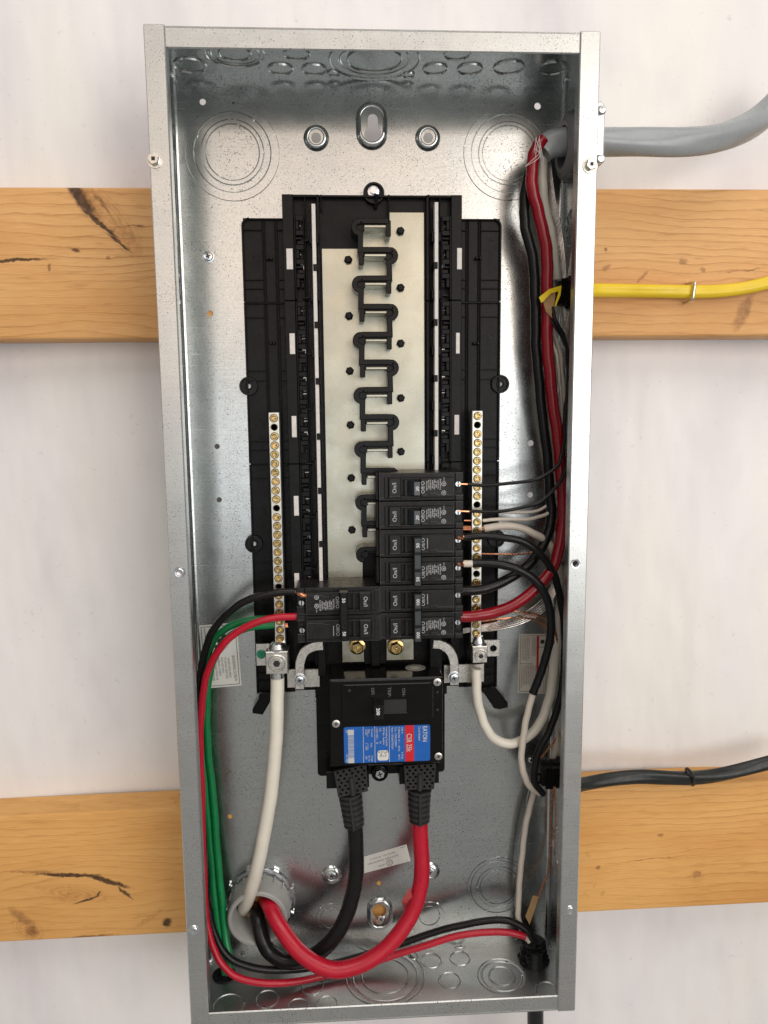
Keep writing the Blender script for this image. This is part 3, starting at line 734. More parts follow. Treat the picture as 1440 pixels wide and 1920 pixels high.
# centre channel floor and top edge
g = M(); g.box(xAL, xAR, CH+.002, D-.001, zM, zT-.0004); g.box(xAL, xAR, CH-.005, CH+.003, zT-.0020, zT-.0002, .0003)
g.build('tray_floor', BLK, tray)
g = M(); g.box(xWL+.001, xWR-.001, CH+.0055, D-.0007, zB+.001, zW-.002); g.build('tray_back', BLK, tray)
for px in (602, 729, 803):
    g = M(); x, z = xz(px, 368, CH-.005); g.box(x-.0006, x+.0006, CH-.0055, CH+.003, z-.030 if px == 729 else z-.012, z+.0015, .0003); g.build('rib', BLK, tray)
# mounting ears
def ear(px, py, r, y=CH+.001, scr=False):
    c = P(px, py, y); g = M(); g.capA = g.capB = False
    g.lathe(c, BN, [(r, -.010), (r, .0), (r*.94, .0010), (r*.80, .0010), (r*.76, -.0015), (r*.42, -.0015), (r*.36, -.0008), (r*.26, -.0008), (r*.26, -.010)], 28)
    return g.build('mounting_ear', GLS, tray)
for e in ((466, 724), (476, 1020), (938, 720), (931, 1010)): ear(*e, .0088)
for e in ((467, 724), (477, 1020), (937, 720), (931, 1009)):
    g = M(); g.capA = False; c = P(*e, CH+.0035); g.lathe(c, BN, [(.0024, -.002), (.0024, .0003), (.0018, .0006), (0, .0006)], 14); g.build('rivet', MT['plastic_white'], tray)
ear(701, 362, .0098, CH-.003)
g = M(); c = P(700, 360, CH-.001); g.capA = False; g.lathe(c, BN, [(.0052, 0), (.0052, .0015), (.0030, .0018), (.003, .006), (.0, .006)], 16); g.build('ear_screw', MT['zinc'], tray)
g = M(); a = P(706, 364, CH-.006); b = P(704, 390, CH); g.tube([a, b], .0020, 10); g.build('rib', BLK, tray)
# legs of the tray
for q in ([(487, 1296), (509, 1296), (508, 1312), (493, 1338), (474, 1335), (474, 1328), (486, 1308)], [(897, 1290), (926, 1284), (951, 1316), (951, 1324), (935, 1328), (925, 1326), (908, 1300)]):
    lp = [xz(a, b, CH) for a, b in q]; g = M(); g.flat([lp], CH-.004, D-.0005, .0012); g.build('tray_foot', MT['blackgloss'], tray)
# bus bars as combs with fingers in alternate cells
YB = .0795
xl = X2((676, 440), (679, 840), .062); xr = X2((730, 440), (732, 840), .062)
r0 = hz(700, 415, .060); r12 = hz(700, 832, .060); rp = (r0-r12)/8
rows = [r0-k*rp for k in range(13)]
bl0 = X2((606, 480), (611, 1000), YB); br1 = X2((797, 480), (795, 840), YB)
zbl = hz(640, 466, YB); zbr = hz(765, 398, YB); zend = hz(660, 1215, YB)
gap = .0006
# right comb: fingers in even cells (below even bars), left comb in odd cells
def comb(left):
    lp = []
    if left:
        lp += [(bl0, zend), (bl0, zbl), (xl-.001, zbl)]
        for k in range(1, 12, 2):
            za, zb = rows[k], rows[k+1] if k+1 < 13 else zend
            lp += [(xl-.001, za+.0002), (xr-.001, za+.0002), (xr-.001, zb+gap), (xl-.001, zb+gap)]
        lp += [(xl-.001, zend)]
    else:
        lp += [(br1, zend), (xr+.001, zend)]
        for k in range(11, -1, -1):
            if k % 2: continue
            za, zb = rows[k], rows[k+1]
            lp += [(xr+.001, zb+gap), (xl+.001, zb+gap), (xl+.001, za+.0002), (xr+.001, za+.0002)]
        lp += [(xr+.001, zbr), (br1, zbr)]
    return lp
bars = {}
for left in (True, False):
    g = M(); g.flat([comb(left)], YB, YB+.0022, .0003)
    o = g.build('bus_bar', MT['tin'], tray); bars[left] = o
    for k in range(12):
        if (k % 2 == 1) != left: continue
        zt = rows[k]-.0036
        g = M(); x0, x1 = (xl+.0035, xr-.003) if not left else (xl+.0035, xr-.003)
        lp = [(x0, .0505), (x1, .0505), (x1, YB), (x0, YB)]
        # upright stab blade, its edge towards the viewer
        g.box(x0, x1, .0535, YB, zt-.0034, zt-.0008, .0006)
        g.build('stab', MT['tin'], o)
# zigzag insulator
pts = []; discs = []; legs = []
rb = .0052
for k in range(13):
    z = rows[k]
    if k % 2 == 0:
        pts += [(xr, z), (xl+.002, z)] + [(xl-.0005+rb*math.cos(a)*.95, z-rb+rb*math.sin(a)) for a in [PI*.5+PI*.85*i/7 for i in range(1, 8)]] + [(xl+.0004, z-2.1*rb)]
        discs.append((xl-.0006, z-rb)); legs.append((xr-.0022, z, 1))
    else:
        pts += [(xl, z), (xr-.002, z)] + [(xr+.0005-rb*math.cos(a)*.95, z-rb+rb*math.sin(a)) for a in [PI*.5+PI*.85*i/7 for i in range(1, 8)]] + [(xr-.0004, z-2.1*rb)]
        discs.append((xr+.0006, z-rb)); legs.append((xl+.0022, z, -1))
g = M(); g.flat([ribbon(pts, .0050)], .0580, YB+.001, .0006)
g.build('insulator', MT['insul'], tray)
for x, z in discs:
    g = M(); g.capB = True; g.lathe((x, .062, z), BN, [(rb*1.02, -.017), (rb*1.02, 0), (rb*.9, .0006)], 22); g.build('insulator_boss', MT['insul'], tray)
    g = M(); g.lathe((x+.0018, .0585, z+.0038), BN, [(.0011, -.003), (.0011, .0002), (.0008, .0005)], 10); g.build('insulator_pip', BLK, tray)
for x, z, sd in legs:
    g = M(); g.flat([rrect(x-.0024+sd*.0014, x+.0024+sd*.0014, z-.0135, z+.0008, .0010, 3)], .0585, YB, .0005); g.build('insulator_leg', MT['insul'], tray)
    g = M(); g.box(min(xl, xr)+.0016, max(xl, xr)-.0016, .0625, YB, z-.0046, z-.0008, .0003); g.build('insulator_web', MT['insul'], tray)
# pins
def pin(x, z):
    g = M(); g.capA = False; g.lathe((x, YB, z), BN, [(.0040, 0), (.0040, .0030), (.0030, .0034), (.0030, .0052), (.0025, .0056)], 6, .2); return g.build('bus_pin', MT['black'], tray)
p0 = P(653, 487, .0765); p5 = P(660, 994, .0765)
for k in range(6): pin(p0.x+(p5.x-p0.x)*k/5, p0.z+(p5.z-p0.z)*k/5)
p0 = P(751, 433, .0765); p5 = P(752, 847, .0765)
for k in range(5): pin(p0.x+(p5.x-p0.x)*k/4, p0.z+(p5.z-p0.z)*k/4)
# white rails and their clips
for (pa, pb, s) in (((587, 384), (603, 1095), -1), ((817, 381), (818, 900), 1)):
    a, b = P(*pa, .070), P(*pb, .070); x = (a.x+b.x)/2
    g = M(); g.box(x-.0017, x+.0017, .066, .0755, b.z, a.z, .0004); g.build('rail', MT['plastic_white'], tray)
    z = a.z-.030; k = 0
    while z > b.z:
        g = M()
        if k % 2: g.box(x-s*.0002 if s > 0 else x-.0004, x+.0016 if s < 0 else x+.0004, 0.0650, .078, z-.0028, z+.0028, .0004)
        if k % 2: g.v = []; g.f = []; xx = x-s*.0009; g.box(xx-.0020, xx+.0020, .0650, .078, z-.0030, z+.0030, .0005)
        else:
            g.box(x-.0042, x-.0019, .067, .078, z-.0042, z+.0042, .0005); g.box(x+.0019, x+.0042, .067, .078, z-.0042, z+.0042, .0005)
            g.box(min(x+s*.0042, x+s*.0120), max(x+s*.0042, x+s*.0120), .0735, .079, z-.0005, z+.0005)
        g.build('rail_clip', BLK, tray); z -= pitch; k += 1
# pale tags
for q in ((537, 466, 549, 505), (543, 625, 553, 664), (547, 780, 556, 820), (551, 930, 560, 967), (552, 1075, 561, 1102), (857, 465, 866, 505), (855, 624, 862, 663), (852, 778, 861, 815)):
    x0, x1, z0, z1 = rect(*q, YC-.004); g = M(); g.box(x0, x1, YC-.0042, YC-.002, z0, z1, .0003)
    g.build('paper_tag', MT['plastic_white'], tray)
# moulded letters and small clips on the wings
for px, py, s, wd, cap, rt_ in ((924, 480, 'EATON', .0300, .0065, PI/2), (920, 640, 'EATON', .0300, .0065, PI/2), (484, 490, '4A10463', .0150, .0020, -PI/2), (476, 488, '003 1A', .0130, .0020, -PI/2), (486, 640, 'E37104', .0150, .0020, -PI/2), (478, 640, '02A', .0070, .0020, -PI/2)):
    g = M(); x, z = xz(px, py, CH+.0034); text(g, s, x, CH+.0030, z, cap, rt_, wd, bold=.0002); g.build('moulded_letters', MT['black'], tray)
for px, py in ((505, 485), (511, 643), (897, 484), (893, 644)):
    g = M(); c = P(px, py, CH)
    for dx in (-.0016, .0016): g.lathe((c.x+dx, CH+.003, c.z), BN, [(.0016, 0), (.0016, .004), (.001, .005)], 10)
    o = g.build('latch', MT['blackgloss'], tray); o['kind'] = 'stuff'
# plates, gold bolts and neutral straps below the breakers
for q in ((641, 1185, 683, 1242), (724, 1185, 776, 1238)):
    x0, x1, z0, z1 = rect(*q, .064); g = M(); g.box(x0, x1, .064, .068, z0, z1, .0005); g.build('terminal_plate', MT['tin'], tray)
for px, py in ((670, 1212), (742, 1213)):
    c = P(px, py, .060); g = M(); g.capA = False
    g.lathe(c, BN, [(.0078, 0), (.0078, .0012), (.0066, .0018)], 26); b = g.build('bolt', MT['brass'], tray)
    g = M(); g.capA = False; g.lathe(c+Vector((0, -.0017, 0)), BN, [(.0062, 0), (.0062, .0040), (.0050, .0050), (.0036, .0050), (.0030, .0036), (.0015, .0036), (.001, .0046), (0, .0048)], 6, .35); g.build('bolt_head', MT['brass'], b)
x0, x1, z0, z1 = rect(683, 1195, 724, 1245, .066); g = M(); g.box(x0, x1, .066, D-.001, z0, z1, .0005); g.box((x0+x1)/2-.004, (x0+x1)/2+.004, .060, .068, z0, z1, .0004); g.build('divider', BLK, tray)
# dark moulding round the main breaker's head
x0, x1, z0, z1 = rect(590, 1190, 838, 1305, .075); g = M(); g.box(x0, x1, .075, D-.001, z0, z1, .0006); g.build('tray_floor', BLK, tray)
for q in ((596, 1195, 611, 1268), (806, 1192, 829, 1262)):
    x0, x1, z0, z1 = rect(*q, .058); g = M(); g.box(x0, x1, .058, D-.003, z0, z1, .0006); g.build('tray_wall', BLK, tray)
x0, x1, z0, z1 = rect(594, 1300, 834, 1452, .074); g = M(); g.flat([rrect(x0, x1, z0, z1, .004, 4)], .074, D-.001, .001)
for f in (.35, .62): g.box(x0+.001, x0+.02, .0735, .075, z0+(z1-z0)*f, z0+(z1-z0)*f+.0008)
g.build('breaker_base', BLK, tray)
ear(712, 1450, .0085, .070); screw(tray, 712, 1448, .068, .0052, 'zinc', True, name='ear_screw', h=.004)
def strap(q, brk, scr):
    x0, x1, z0, z1 = rect(*q, .066); g = M(); g.box(x0, x1, .066, .069, z0, z1, .0005); g.build('neutral_strap', MT['alu'], tray)
    pts = spline([(xz(a, b, .056)[0], 0, xz(a, b, .056)[1]) for a, b in brk], 6); g = M(); g.flat([ribbon([(p.x, p.z) for p in pts], .0090)], .056, .0605, .0006); g.build('neutral_link', MT['alu'], tray)
    screw(tray, *scr, .056, .0046, 'zinc', False, name='link_screw', washer=.0060, h=.003)
strap((538, 1255, 600, 1289), [(606, 1211), (588, 1213), (571, 1223), (563, 1243), (562, 1265), (562, 1293)], (562, 1274))
strap((832, 1246, 908, 1280), [(812, 1208), (828, 1210), (844, 1222), (851, 1240), (852, 1262), (852, 1285)], (851, 1270))

# ------------------------------------------------------------------ neutral bars
def neutral(label, top, bot, n, empty, hw, lugq, plateq, lug_scr, lug_r, plate_scr, group):
    y = .056
    a, b = P(*top, y), P(*bot, y); x = (a.x+b.x)/2
    t = thing('neutral_bar', label, 'terminal bar', (x, y+.018, b.z), group)
    z1, z0 = a.z, b.z
    step = (hz(*lug_scr[2], y)-hz(*lug_scr[3], y))/(n-1); zf = hz(*lug_scr[2], y)
    holes = [circ(x, zf-step*i, .0030, 14) for i in empty]
    g = M(); g.flat([[(x-hw, z0), (x+hw, z0), (x+hw, z1), (x-hw, z1)]]+holes, y, y+.0075, .0005)
    g.box(x-hw, x+hw, y+.0075, y+.010, z0, z1); g.build('bar', MT['bar'], t)
    for i in empty:
        g = M(); g.capB = False; g.lathe((x, y+.0075, zf-step*i), BN, [(.0031, 0), (.0031, .001)], 14); g.build('hole', MT['ink'], t)
    for i in range(n):
        if i in empty: continue
        c = Vector((x+random.uniform(-.0003, .0003), y, zf-step*i))
        g = M(); g.flat([circ(c.x, c.z, .0039, 16)], y-.0002, y+.0002, 0, False); g.build('screw_hole', MT['ink'], t)
        g = M(); g.capA = False
        g.lathe(c, BN, [(.0034, 0), (.0034, .0010), (.0030, .0018), (.0024, .0018), (.0018, .0006), (0, .0004)], 16)
        o = g.build('screw', MT['brass'], t); ph = random.uniform(0, PI); u = Vector((math.cos(ph), 0, math.sin(ph))); w = Vector((-u.z, 0, u.x))
        b_ = M(); q = [c+Vector((0, -.00150, 0))+u*s1*.0026+w*s2*.0005 for s1, s2 in ((-1, -1), (1, -1), (1, 1), (-1, 1))]; b_.add(q+[p+Vector((0, .001, 0)) for p in q], [(0, 1, 2, 3), (4, 0, 3, 7), (1, 5, 6, 2), (3, 2, 6, 7), (4, 5, 1, 0)]); b_.build('slot', MT['brass'], o)
    x0, x1, zz0, zz1 = rect(*lugq, .046); g = M(); g.box(x0, x1, .046, .066, zz0, zz1, .0007); lg = g.build('lug', MT['alu'], t)
    c = P(lug_scr[0], lug_scr[1], .046); g = M(); g.capA = False
    g.lathe(c, BN, [(lug_r, 0), (lug_r, .0012), (lug_r*.92, .0018), (lug_r*.80, .0018), (lug_r*.76, .0010), (lug_r*.66, .0010), (lug_r*.62, .0024), (lug_r*.42, .0024)], 26); g.build('lug_screw', MT['alu'], lg)
    g = M(); g.capA = False; g.lathe(c+Vector((0, -.0025, 0)), BN, [(lug_r*.42, 0), (lug_r*.42, .0001), (0, .0001)], 6); g.build('recess', MT['ink'], lg)
    # dark rolled shoulder above the lug
    g = M(); g.lathe(((x0+x1)/2, .054, zz1), (0, 0, 1), [((x1-x0)*.40, 0), ((x1-x0)*.42, .002), ((x1-x0)*.34, .006), (.004, .008)], 20); g.build('lug_shoulder', MT['zinc'], t)
    x0, x1, zz0, zz1 = rect(*plateq, .064); g = M()
    hc = xz(*plate_scr, .064); g.flat([[(x0, zz0), (x1, zz0), (x1, zz1), (x0, zz1)], circ(hc[0], hc[1], .0032, 16)], .064, .0665, .0003); g.build('bonding_plate', MT['alu'], t)
    return t
nl = neutral('left neutral terminal bar with gold screws and green bonding screw', (514, 773), (525, 1215), 26, (1, 10, 19), .0050, (498, 1222, 540, 1264), (480, 1207, 512, 1248), (519, 1243, (515, 784), (525, 1197)), .0082, (490, 1226), 'neutral bars')
nr = neutral('right neutral terminal bar with gold screws and crossing wires', (895, 770), (893, 1205), 26, (1, 10, 18), .0050, (886, 1212, 914, 1243), (905, 1200, 937, 1231), (901, 1229, (896, 780), (893, 1187)), .0058, (925, 1216), 'neutral bars')
c = P(490, 1226, .064); g = M(); g.capA = False; g.lathe(c, BN, [(.0044, 0), (.0044, .0014), (.0036, .002), (.0016, .002), (.0014, .001), (0, .001)], 20); g.build('bonding_screw', MT['greenscrew'], nl)

# ------------------------------------------------------------------ branch breakers
YS = .0370
zb_top = hz(790, 886, YS); zb_bot = hz(790, 1199, YS); BP = (zb_top-zb_bot)/6; K = BP/.0254
xb0 = vx(712, 1040, YS)
PR = MT['print']
LN = ['Type BR120', 'Type C120', '120/240 V~', 'Unit enclosed', 'HACR Type', '40 C', '10 kAIC', 'Listed']
def pole(root, z, amp, full, hand):
    U = lambda px: (px-712)*(.0752/154)*K
    hh = BP/2-.00025
    g = M(); L = U(866)
    # case: shoulders and the tall terminal cheeks
    g.flat([[(U(712), z-hh), (U(851), z-hh), (U(851), z+hh), (U(712), z+hh)]], .0, .042, .0009)
    g.box(U(851), L, 0, .042, z+hh-BP*.30, z+hh, .0005); g.box(U(851), L, 0, .042, z-hh, z-hh+BP*.16, .0005)
    g.box(U(851), L-.0006, .006, .042, z-hh+BP*.16, z+hh-BP*.30); g.box(U(851), L, 0.001, .042, z-hh+BP*.16, z-hh+BP*.22)
    # step at the bus end
    g.box(U(706), U(712), .006, .042, z-hh+.0004, z+hh-.0004, .0008)
    g.build('case', MT['breaker'], root, local=True)
    nz0, nz1 = z-BP*.36, z+BP*.335
    g = M(); s0, s1, h0, h1 = U(751), U(757.5), U(763), U(786)
    def nose(a, b, y=-.0052, zz0=nz0, zz1=nz1): g.box(a, b, y, .001, zz0, zz1, .0008)
    nose(U(729), s0); nose(h1+.0001, U(847))
    g.box(s0, h1+.0001, -.0050, .001, nz0, z-BP*.30, .0002); g.box(s0, h1+.0001, -.0050, .001, z+BP*.28, nz1, .0002); g.box(s1, h0, -.0040, .001, z-BP*.30, z+BP*.28, .0003)
    g.box(U(722), U(729), -.0018, .001, nz0-.0006, nz1+.0006, .0005); g.box(U(800), U(816), -.0054, -.004, z-BP*.28, z-BP*.255)
    g.build('nose', MT['breaker'], root, local=True)
    # rubbed edges of the moulding, their highlight painted in as pale strips
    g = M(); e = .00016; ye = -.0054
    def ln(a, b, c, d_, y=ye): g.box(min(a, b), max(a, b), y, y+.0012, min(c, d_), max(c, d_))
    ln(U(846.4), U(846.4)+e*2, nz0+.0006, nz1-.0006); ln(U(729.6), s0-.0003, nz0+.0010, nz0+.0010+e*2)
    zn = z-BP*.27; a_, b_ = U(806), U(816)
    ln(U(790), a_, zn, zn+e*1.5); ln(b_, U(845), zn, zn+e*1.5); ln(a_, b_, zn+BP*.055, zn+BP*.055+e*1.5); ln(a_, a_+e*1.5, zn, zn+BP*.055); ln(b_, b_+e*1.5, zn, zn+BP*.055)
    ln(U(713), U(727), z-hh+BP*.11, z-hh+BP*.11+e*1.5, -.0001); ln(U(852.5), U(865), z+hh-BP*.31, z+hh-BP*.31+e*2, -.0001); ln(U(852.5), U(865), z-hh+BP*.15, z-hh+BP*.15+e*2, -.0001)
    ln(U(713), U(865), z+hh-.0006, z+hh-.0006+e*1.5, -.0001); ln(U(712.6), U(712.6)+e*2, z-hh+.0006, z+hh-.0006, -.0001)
    g.build('rubbed_edge_glint', MT['worn_glint'], root, local=True, stuff=True)
    # terminal screw
    g = M(); g.capA = False; c = Vector((U(857), .005, z+BP*.07)); g.lathe(c, BN, [(.0029*K, 0), (.0029*K, .002), (.0024*K, .003), (0, .003)], 14)
    sc = g.build('terminal_screw', MT['zinc'], root, local=True)
    g = M(); q = [c+Vector((sx*.0005, -.0031, sz*.0024)) for sx, sz in ((-1, -1), (1, -1), (1, 1), (-1, 1))]; g.add(q, [(0, 1, 2, 3)])
    o = g.build('recess', MT['ink'], root, local=True)
    g = M(); g.box(U(854), U(861), .0050, .008, z-BP*.18, z-BP*.07, .0004); g.build('terminal_clamp', MT['rubber'], root, local=True)
    yp = -.0053
    g = M(); text(g, 'On/I', U(739), yp, z-BP*.01, .0037*K, PI/2, .0090*K); text(g, 'Off/O', U(790.5), yp, z+BP*.0, .0032*K, PI/2, .0108*K)
    if full:
        for i in range(8):
            text(g, LN[i] if i else 'EATON', U(797.5+i*3.5), yp, z+BP*(.10 if i else .05), .00125*K, PI/2, (.0078+.0008*(i*37 % 5-2)) if i else .0082, bold=.00004)
        for dz in (.115, -.20):
            cx, cz = U(828.5), z+BP*dz; g.flat([circ(cx, cz, .0021*K, 20), circ(cx, cz, .00172*K, 20)], yp-.0001, yp, 0, False)
        text(g, 'UL', U(828.5), yp, z+BP*.115, .0017*K, PI/2, .0022*K, bold=.0001); text(g, 'CE', U(828.5), yp, z-BP*.20, .0015*K, PI/2, .0021*K, bold=.0001); text(g, 'LISTED', U(829), yp, z+BP*.27, .0008*K, PI/2, .0040*K)
    else:
        text(g, 'Assembled', U(798.5), yp, z+BP*.02, .0009*K, PI/2, .0090*K, bold=.00008)
    g.build('print', PR, root, local=True, stuff=True)
    # seam line cut in the nose cover
    return U
def breaker(label, zc, amps, rot=0, x=None, hand='handle', cat='circuit breaker'):
    poles = len(amps)
    r = thing('circuit_breaker', label, cat, (x if x is not None else xb0, YS, zc), 'branch circuit breakers', (0, rot, 0))
    zs = [0] if poles == 1 else [BP/2, -BP/2]
    if rot: amps = amps[::-1]
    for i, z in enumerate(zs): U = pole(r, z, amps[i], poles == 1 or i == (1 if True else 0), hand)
    h0, h1 = U(772), U(784)
    for i, z in enumerate(zs):
        if poles == 1:
            g = M(); zz0, zz1 = z-BP*.24, z+BP*.215
            lp = [(U(764), -.003), (U(773.5), -.0135), (U(784), -.0125), (U(785), .001), (U(764), .001)]
            vs = [(a, b, c) for c in (zz0, zz1) for a, b in lp]; n = 5
            g.add(vs, [(0, 1, 2, 3, 4), (9, 8, 7, 6, 5)]+[(i_, i_+n, (i_+1) % n+n, (i_+1) % n) for i_ in range(n)])
            hd = g.build('handle', MT[hand], r, local=True)
            g = M(); text(g, amps[i], U(778.8), -.01320, z-BP*.02, .0030*K, PI/2, None, bold=.00005)
            g.build('number', MT['print2'], r, local=True)
    if poles == 2:
        g = M(); zz0, zz1 = -BP*.93, BP*.80
        g.box(U(771.5), U(786.5), -.0150, .001, zz0, zz1, .0010); hd = g.build('handle_tie', MT['handle_dark'], r, local=True)
        for i, z in enumerate(zs):
            zc_ = zz1-BP*.27 if i == 0 else zz0+BP*.27
            g = M(); g.box(U(773.5), U(784.5), -.0153, -.014, zc_-BP*.24, zc_+BP*.24, .0002); g.build('handle_face', MT[hand], r, local=True)
            g = M(); text(g, amps[i], U(779), -.0155, zc_, .0029*K, PI/2, None, bold=.00005); g.build('number', MT['print2'], r, local=True)
        if hand == 'handle':
            g = M(); g.box(U(773.5), U(784.5), -.0153, -.014, -BP*.30, BP*.18, .0002); g.build('handle_face', MT[hand], r, local=True)
    return r
zk = lambda k: zb_top-BP*(k+.5)
breaker('uppermost black 20 amp single pole breaker in the right hand column', zk(0), ['20'])
breaker('lower black 20 amp single pole breaker, directly above the grey handled 50 amp pair', zk(1), ['20'])
breaker('grey handled 50 amp double breaker in the right column, white taped wire in its side', (zk(2)+zk(3))/2, ['50', '50'])
breaker('100 amp double breaker holding the thick dark red wire', (zk(4)+zk(5))/2, ['100', '100'])
xlb = vx(713, 1150, YS)
breaker('50 amp double breaker on the left feeding the bright red and black wires', (zk(4)+zk(5))/2-.0004, ['50', '50'], PI, xlb, hand='handle_dark')

# ------------------------------------------------------------------ main breaker
YM = .029
mb = thing('main_breaker', 'large black 200 amp main breaker with blue and red label', 'main breaker', P(720, 1440, .075))
cor = [xz(614, 1276, YM), xz(829, 1268, YM), xz(834, 1428, YM), xz(620, 1442, YM)]
mx0, mx1 = (cor[0][0]+cor[3][0])/2, (cor[1][0]+cor[2][0])/2; mz1 = (cor[0][1]+cor[1][1])/2; mz0 = (cor[2][1]+cor[3][1])/2
GL = MT['blackgloss']
g = M(); g.flat([rrect(mx0, mx1, mz0, mz1, .0022, 3)], YM, .0755, .0014); g.build('case', GL, mb, sharp=25)
x0, x1, z0, z1 = rect(640, 1282, 813, 1354, YM-.0012); g = M()
sx0, sx1, sz0, sz1 = rect(700, 1312, 763, 1337, YM-.0012)
g.flat([rrect(x0, x1, z0, z1, .003, 4), [(sx0, sz0), (sx1, sz0), (sx1, sz1), (sx0, sz1)]], YM-.0012, YM+.0004, .0005); g.build('cover', GL, mb, sharp=25)
g = M(); g.box(sx0, sx1, YM-.0002, YM+.0003, sz0, sz1); g.build('slot', MT['ink'], mb)
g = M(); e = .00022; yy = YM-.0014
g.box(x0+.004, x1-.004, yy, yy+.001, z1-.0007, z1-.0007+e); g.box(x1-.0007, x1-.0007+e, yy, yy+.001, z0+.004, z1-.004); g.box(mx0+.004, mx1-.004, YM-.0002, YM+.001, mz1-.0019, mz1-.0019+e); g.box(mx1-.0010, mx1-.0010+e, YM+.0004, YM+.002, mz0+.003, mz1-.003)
g.build('rubbed_edge_glint', MT['worn_glint'], mb, stuff=True)  # pale strips paint highlight lines round the cover and case
g = M(); hx0, hx1, hz0, hz1 = rect(700, 1316, 721, 1349, YM-.014)
vs = [(hx0+.0008, YM-.014, hz0), (hx1-.0008, YM-.014, hz0), (hx1-.0004, YM-.0145, hz1-.003), (hx0+.0004, YM-.0145, hz1-.003), (hx0, YM, hz0+.004), (hx1, YM, hz0+.004), (hx1, YM, hz1+.003), (hx0, YM, hz1+.003)]
g.add(vs, [(0, 1, 2, 3), (4, 0, 3, 7), (1, 5, 6, 2), (3, 2, 6, 7), (4, 5, 1, 0)]); hd = g.build('handle', MT['handle_dark'], mb)
g = M(); p = P(709, 1334, YM-.0145); text(g, '200', p.x, YM-.0150, p.z, .0032, -PI/2, None, bold=.0001); g.build('number', MT['print2'], hd)
g = M()
for s, px in (('OFF-', 699), ('TRIP-', 730), ('ON-', 757)): p = P(px, 1298, YM-.0013); text(g, s, p.x, YM-.0014, p.z, .0030, -PI/2, None, bold=.00015)
g.build('print', MT['dimprint'], mb)
for px, py in ((820, 1279), (630, 1357), (822, 1418)): screw(mb, px, py, YM, .0037, 'alu', ph=random.uniform(0, 1.5), h=.0008)
for px, py in ((655, 1295), (820, 1298), (820, 1331)):
    g = M(); g.capA = False; g.lathe(P(px, py, YM-.0013), BN, [(.0014, 0), (.0010, .0001), (0, .0001)], 12); g.build('pinhole', MT['ink'], mb)
# side ledges and cable sockets
for q in ((612, 1446, 692, 1478), (749, 1436, 823, 1470)):
    x0, x1, z0, z1 = rect(*q, .046); g = M(); g.box(x0, x1, .046, .075, z0, z1, .0008); g.build('cable_socket', MT['black'], mb)
# printed label
cc = [xz(644, 1364, YM), xz(806, 1358, YM), xz(807, 1424, YM), xz(646, 1433, YM)]
lx0, lx1 = (cc[0][0]+cc[3][0])/2, (cc[1][0]+cc[2][0])/2; lz1 = (cc[0][1]+cc[1][1])/2; lz0 = (cc[2][1]+cc[3][1])/2
lab = M(); lab.flat([rrect(lx0, lx1, lz0, lz1, .002, 4)], YM-.0003, YM-.00005); lab = lab.build('rating_label', MT['blue'], mb); lab['label'] = 'blue rating label with red band and white sideways print'
LU = lambda px: lx0+(px-170)/(1275-170)*(lx1-lx0); LV = lambda py: lz1-(py-130)/(610-130)*(lz1-lz0)
g = M(); y = YM-.0004
for px in (418, 565, 750): g.flat([[(LU(px-3), lz0), (LU(px+3), lz0), (LU(px+3), lz1), (LU(px-3), lz1)]], y, y+.00005, 0, False)
def lt(s, px, pa, pb, cap, bold=.00003): text(g, s, LU(px), y, LV((pa+pb)/2), cap, -PI/2, abs(LV(pa)-LV(pb)), bold=bold)
lt('EATON', 1208, 150, 350, .0043, .00010); lt('Circuit Breaker', 1138, 150, 340, .0019)
for s, px, a, b in (('200 A', 917, 150, 235), ('2 Pole', 917, 480, 575), ('120/240 V~', 875, 150, 365), ('60 Hz', 875, 395, 470), ('40\u00b0C', 875, 510, 585), ('Cat. CSR2200N', 833, 150, 405), ('Style 10020370G01', 790, 150, 440),
        ('Interrupting Capacity', 718, 150, 395), ('RMS Sym. Amperes', 680, 150, 375), ('Volt', 637, 150, 200), ('kA', 637, 330, 360), ('120/240~', 595, 150, 310), ('25', 595, 335, 365), ('Terminal', 530, 160, 265), ('Wire', 493, 165, 215), ('Cu/Al', 455, 165, 240),
        ('Wire Size', 520, 350, 405), ('1 - 300', 455, 350, 440), ('Torque', 530, 515, 595), ('Lb. In', 493, 515, 590), ('250', 455, 520, 565), ('EAT', 205, 170, 205), ('570  0000', 205, 490, 600)): lt(s, px, a, b, .0017)
g.flat([[(LU(474), LV(265)), (LU(478), LV(265)), (LU(478), LV(165)), (LU(474), LV(165))]], y, y+.00005, 0, False); g.flat([[(LU(474), LV(440)), (LU(478), LV(440)), (LU(478), LV(350)), (LU(474), LV(350))]], y, y+.00005, 0, False)
for a, b in ((165, 235), (540, 608)): g.flat([[(LU(220), LV(b)), (LU(298), LV(b)), (LU(298), LV(a)), (LU(220), LV(a))]], y, y+.00005, 0, False)
rr_ = random.Random(4); v = 238
while v < 536:
    w = rr_.choice((3, 3, 5, 7)); g.flat([[(LU(222), LV(v+w)), (LU(298), LV(v+w)), (LU(298), LV(v)), (LU(222), LV(v))]], y, y+.00005, 0, False); v += w+rr_.choice((3, 4, 6))
g.build('print', PR, lab)
g = M(); g.flat([[(LU(952), lz0), (LU(1066), lz0), (LU(1066), lz1), (LU(952), lz1)]], y-.00006, y, 0, False); rb_ = g.build('red_band', MT['redlab'], lab)
g = M(); y -= .0002; lt('CSR 25k', 1005, 240, 480, .0050, .00006); g.build('band_print', PR, lab)
g = M(); g.flat([rrect(LU(597), LU(738), LV(585), LV(450), .0022, 4)], y-.0001, y, 0, False); stk = g.build('white_sticker', MT['label'], lab)
g = M(); y -= .0003
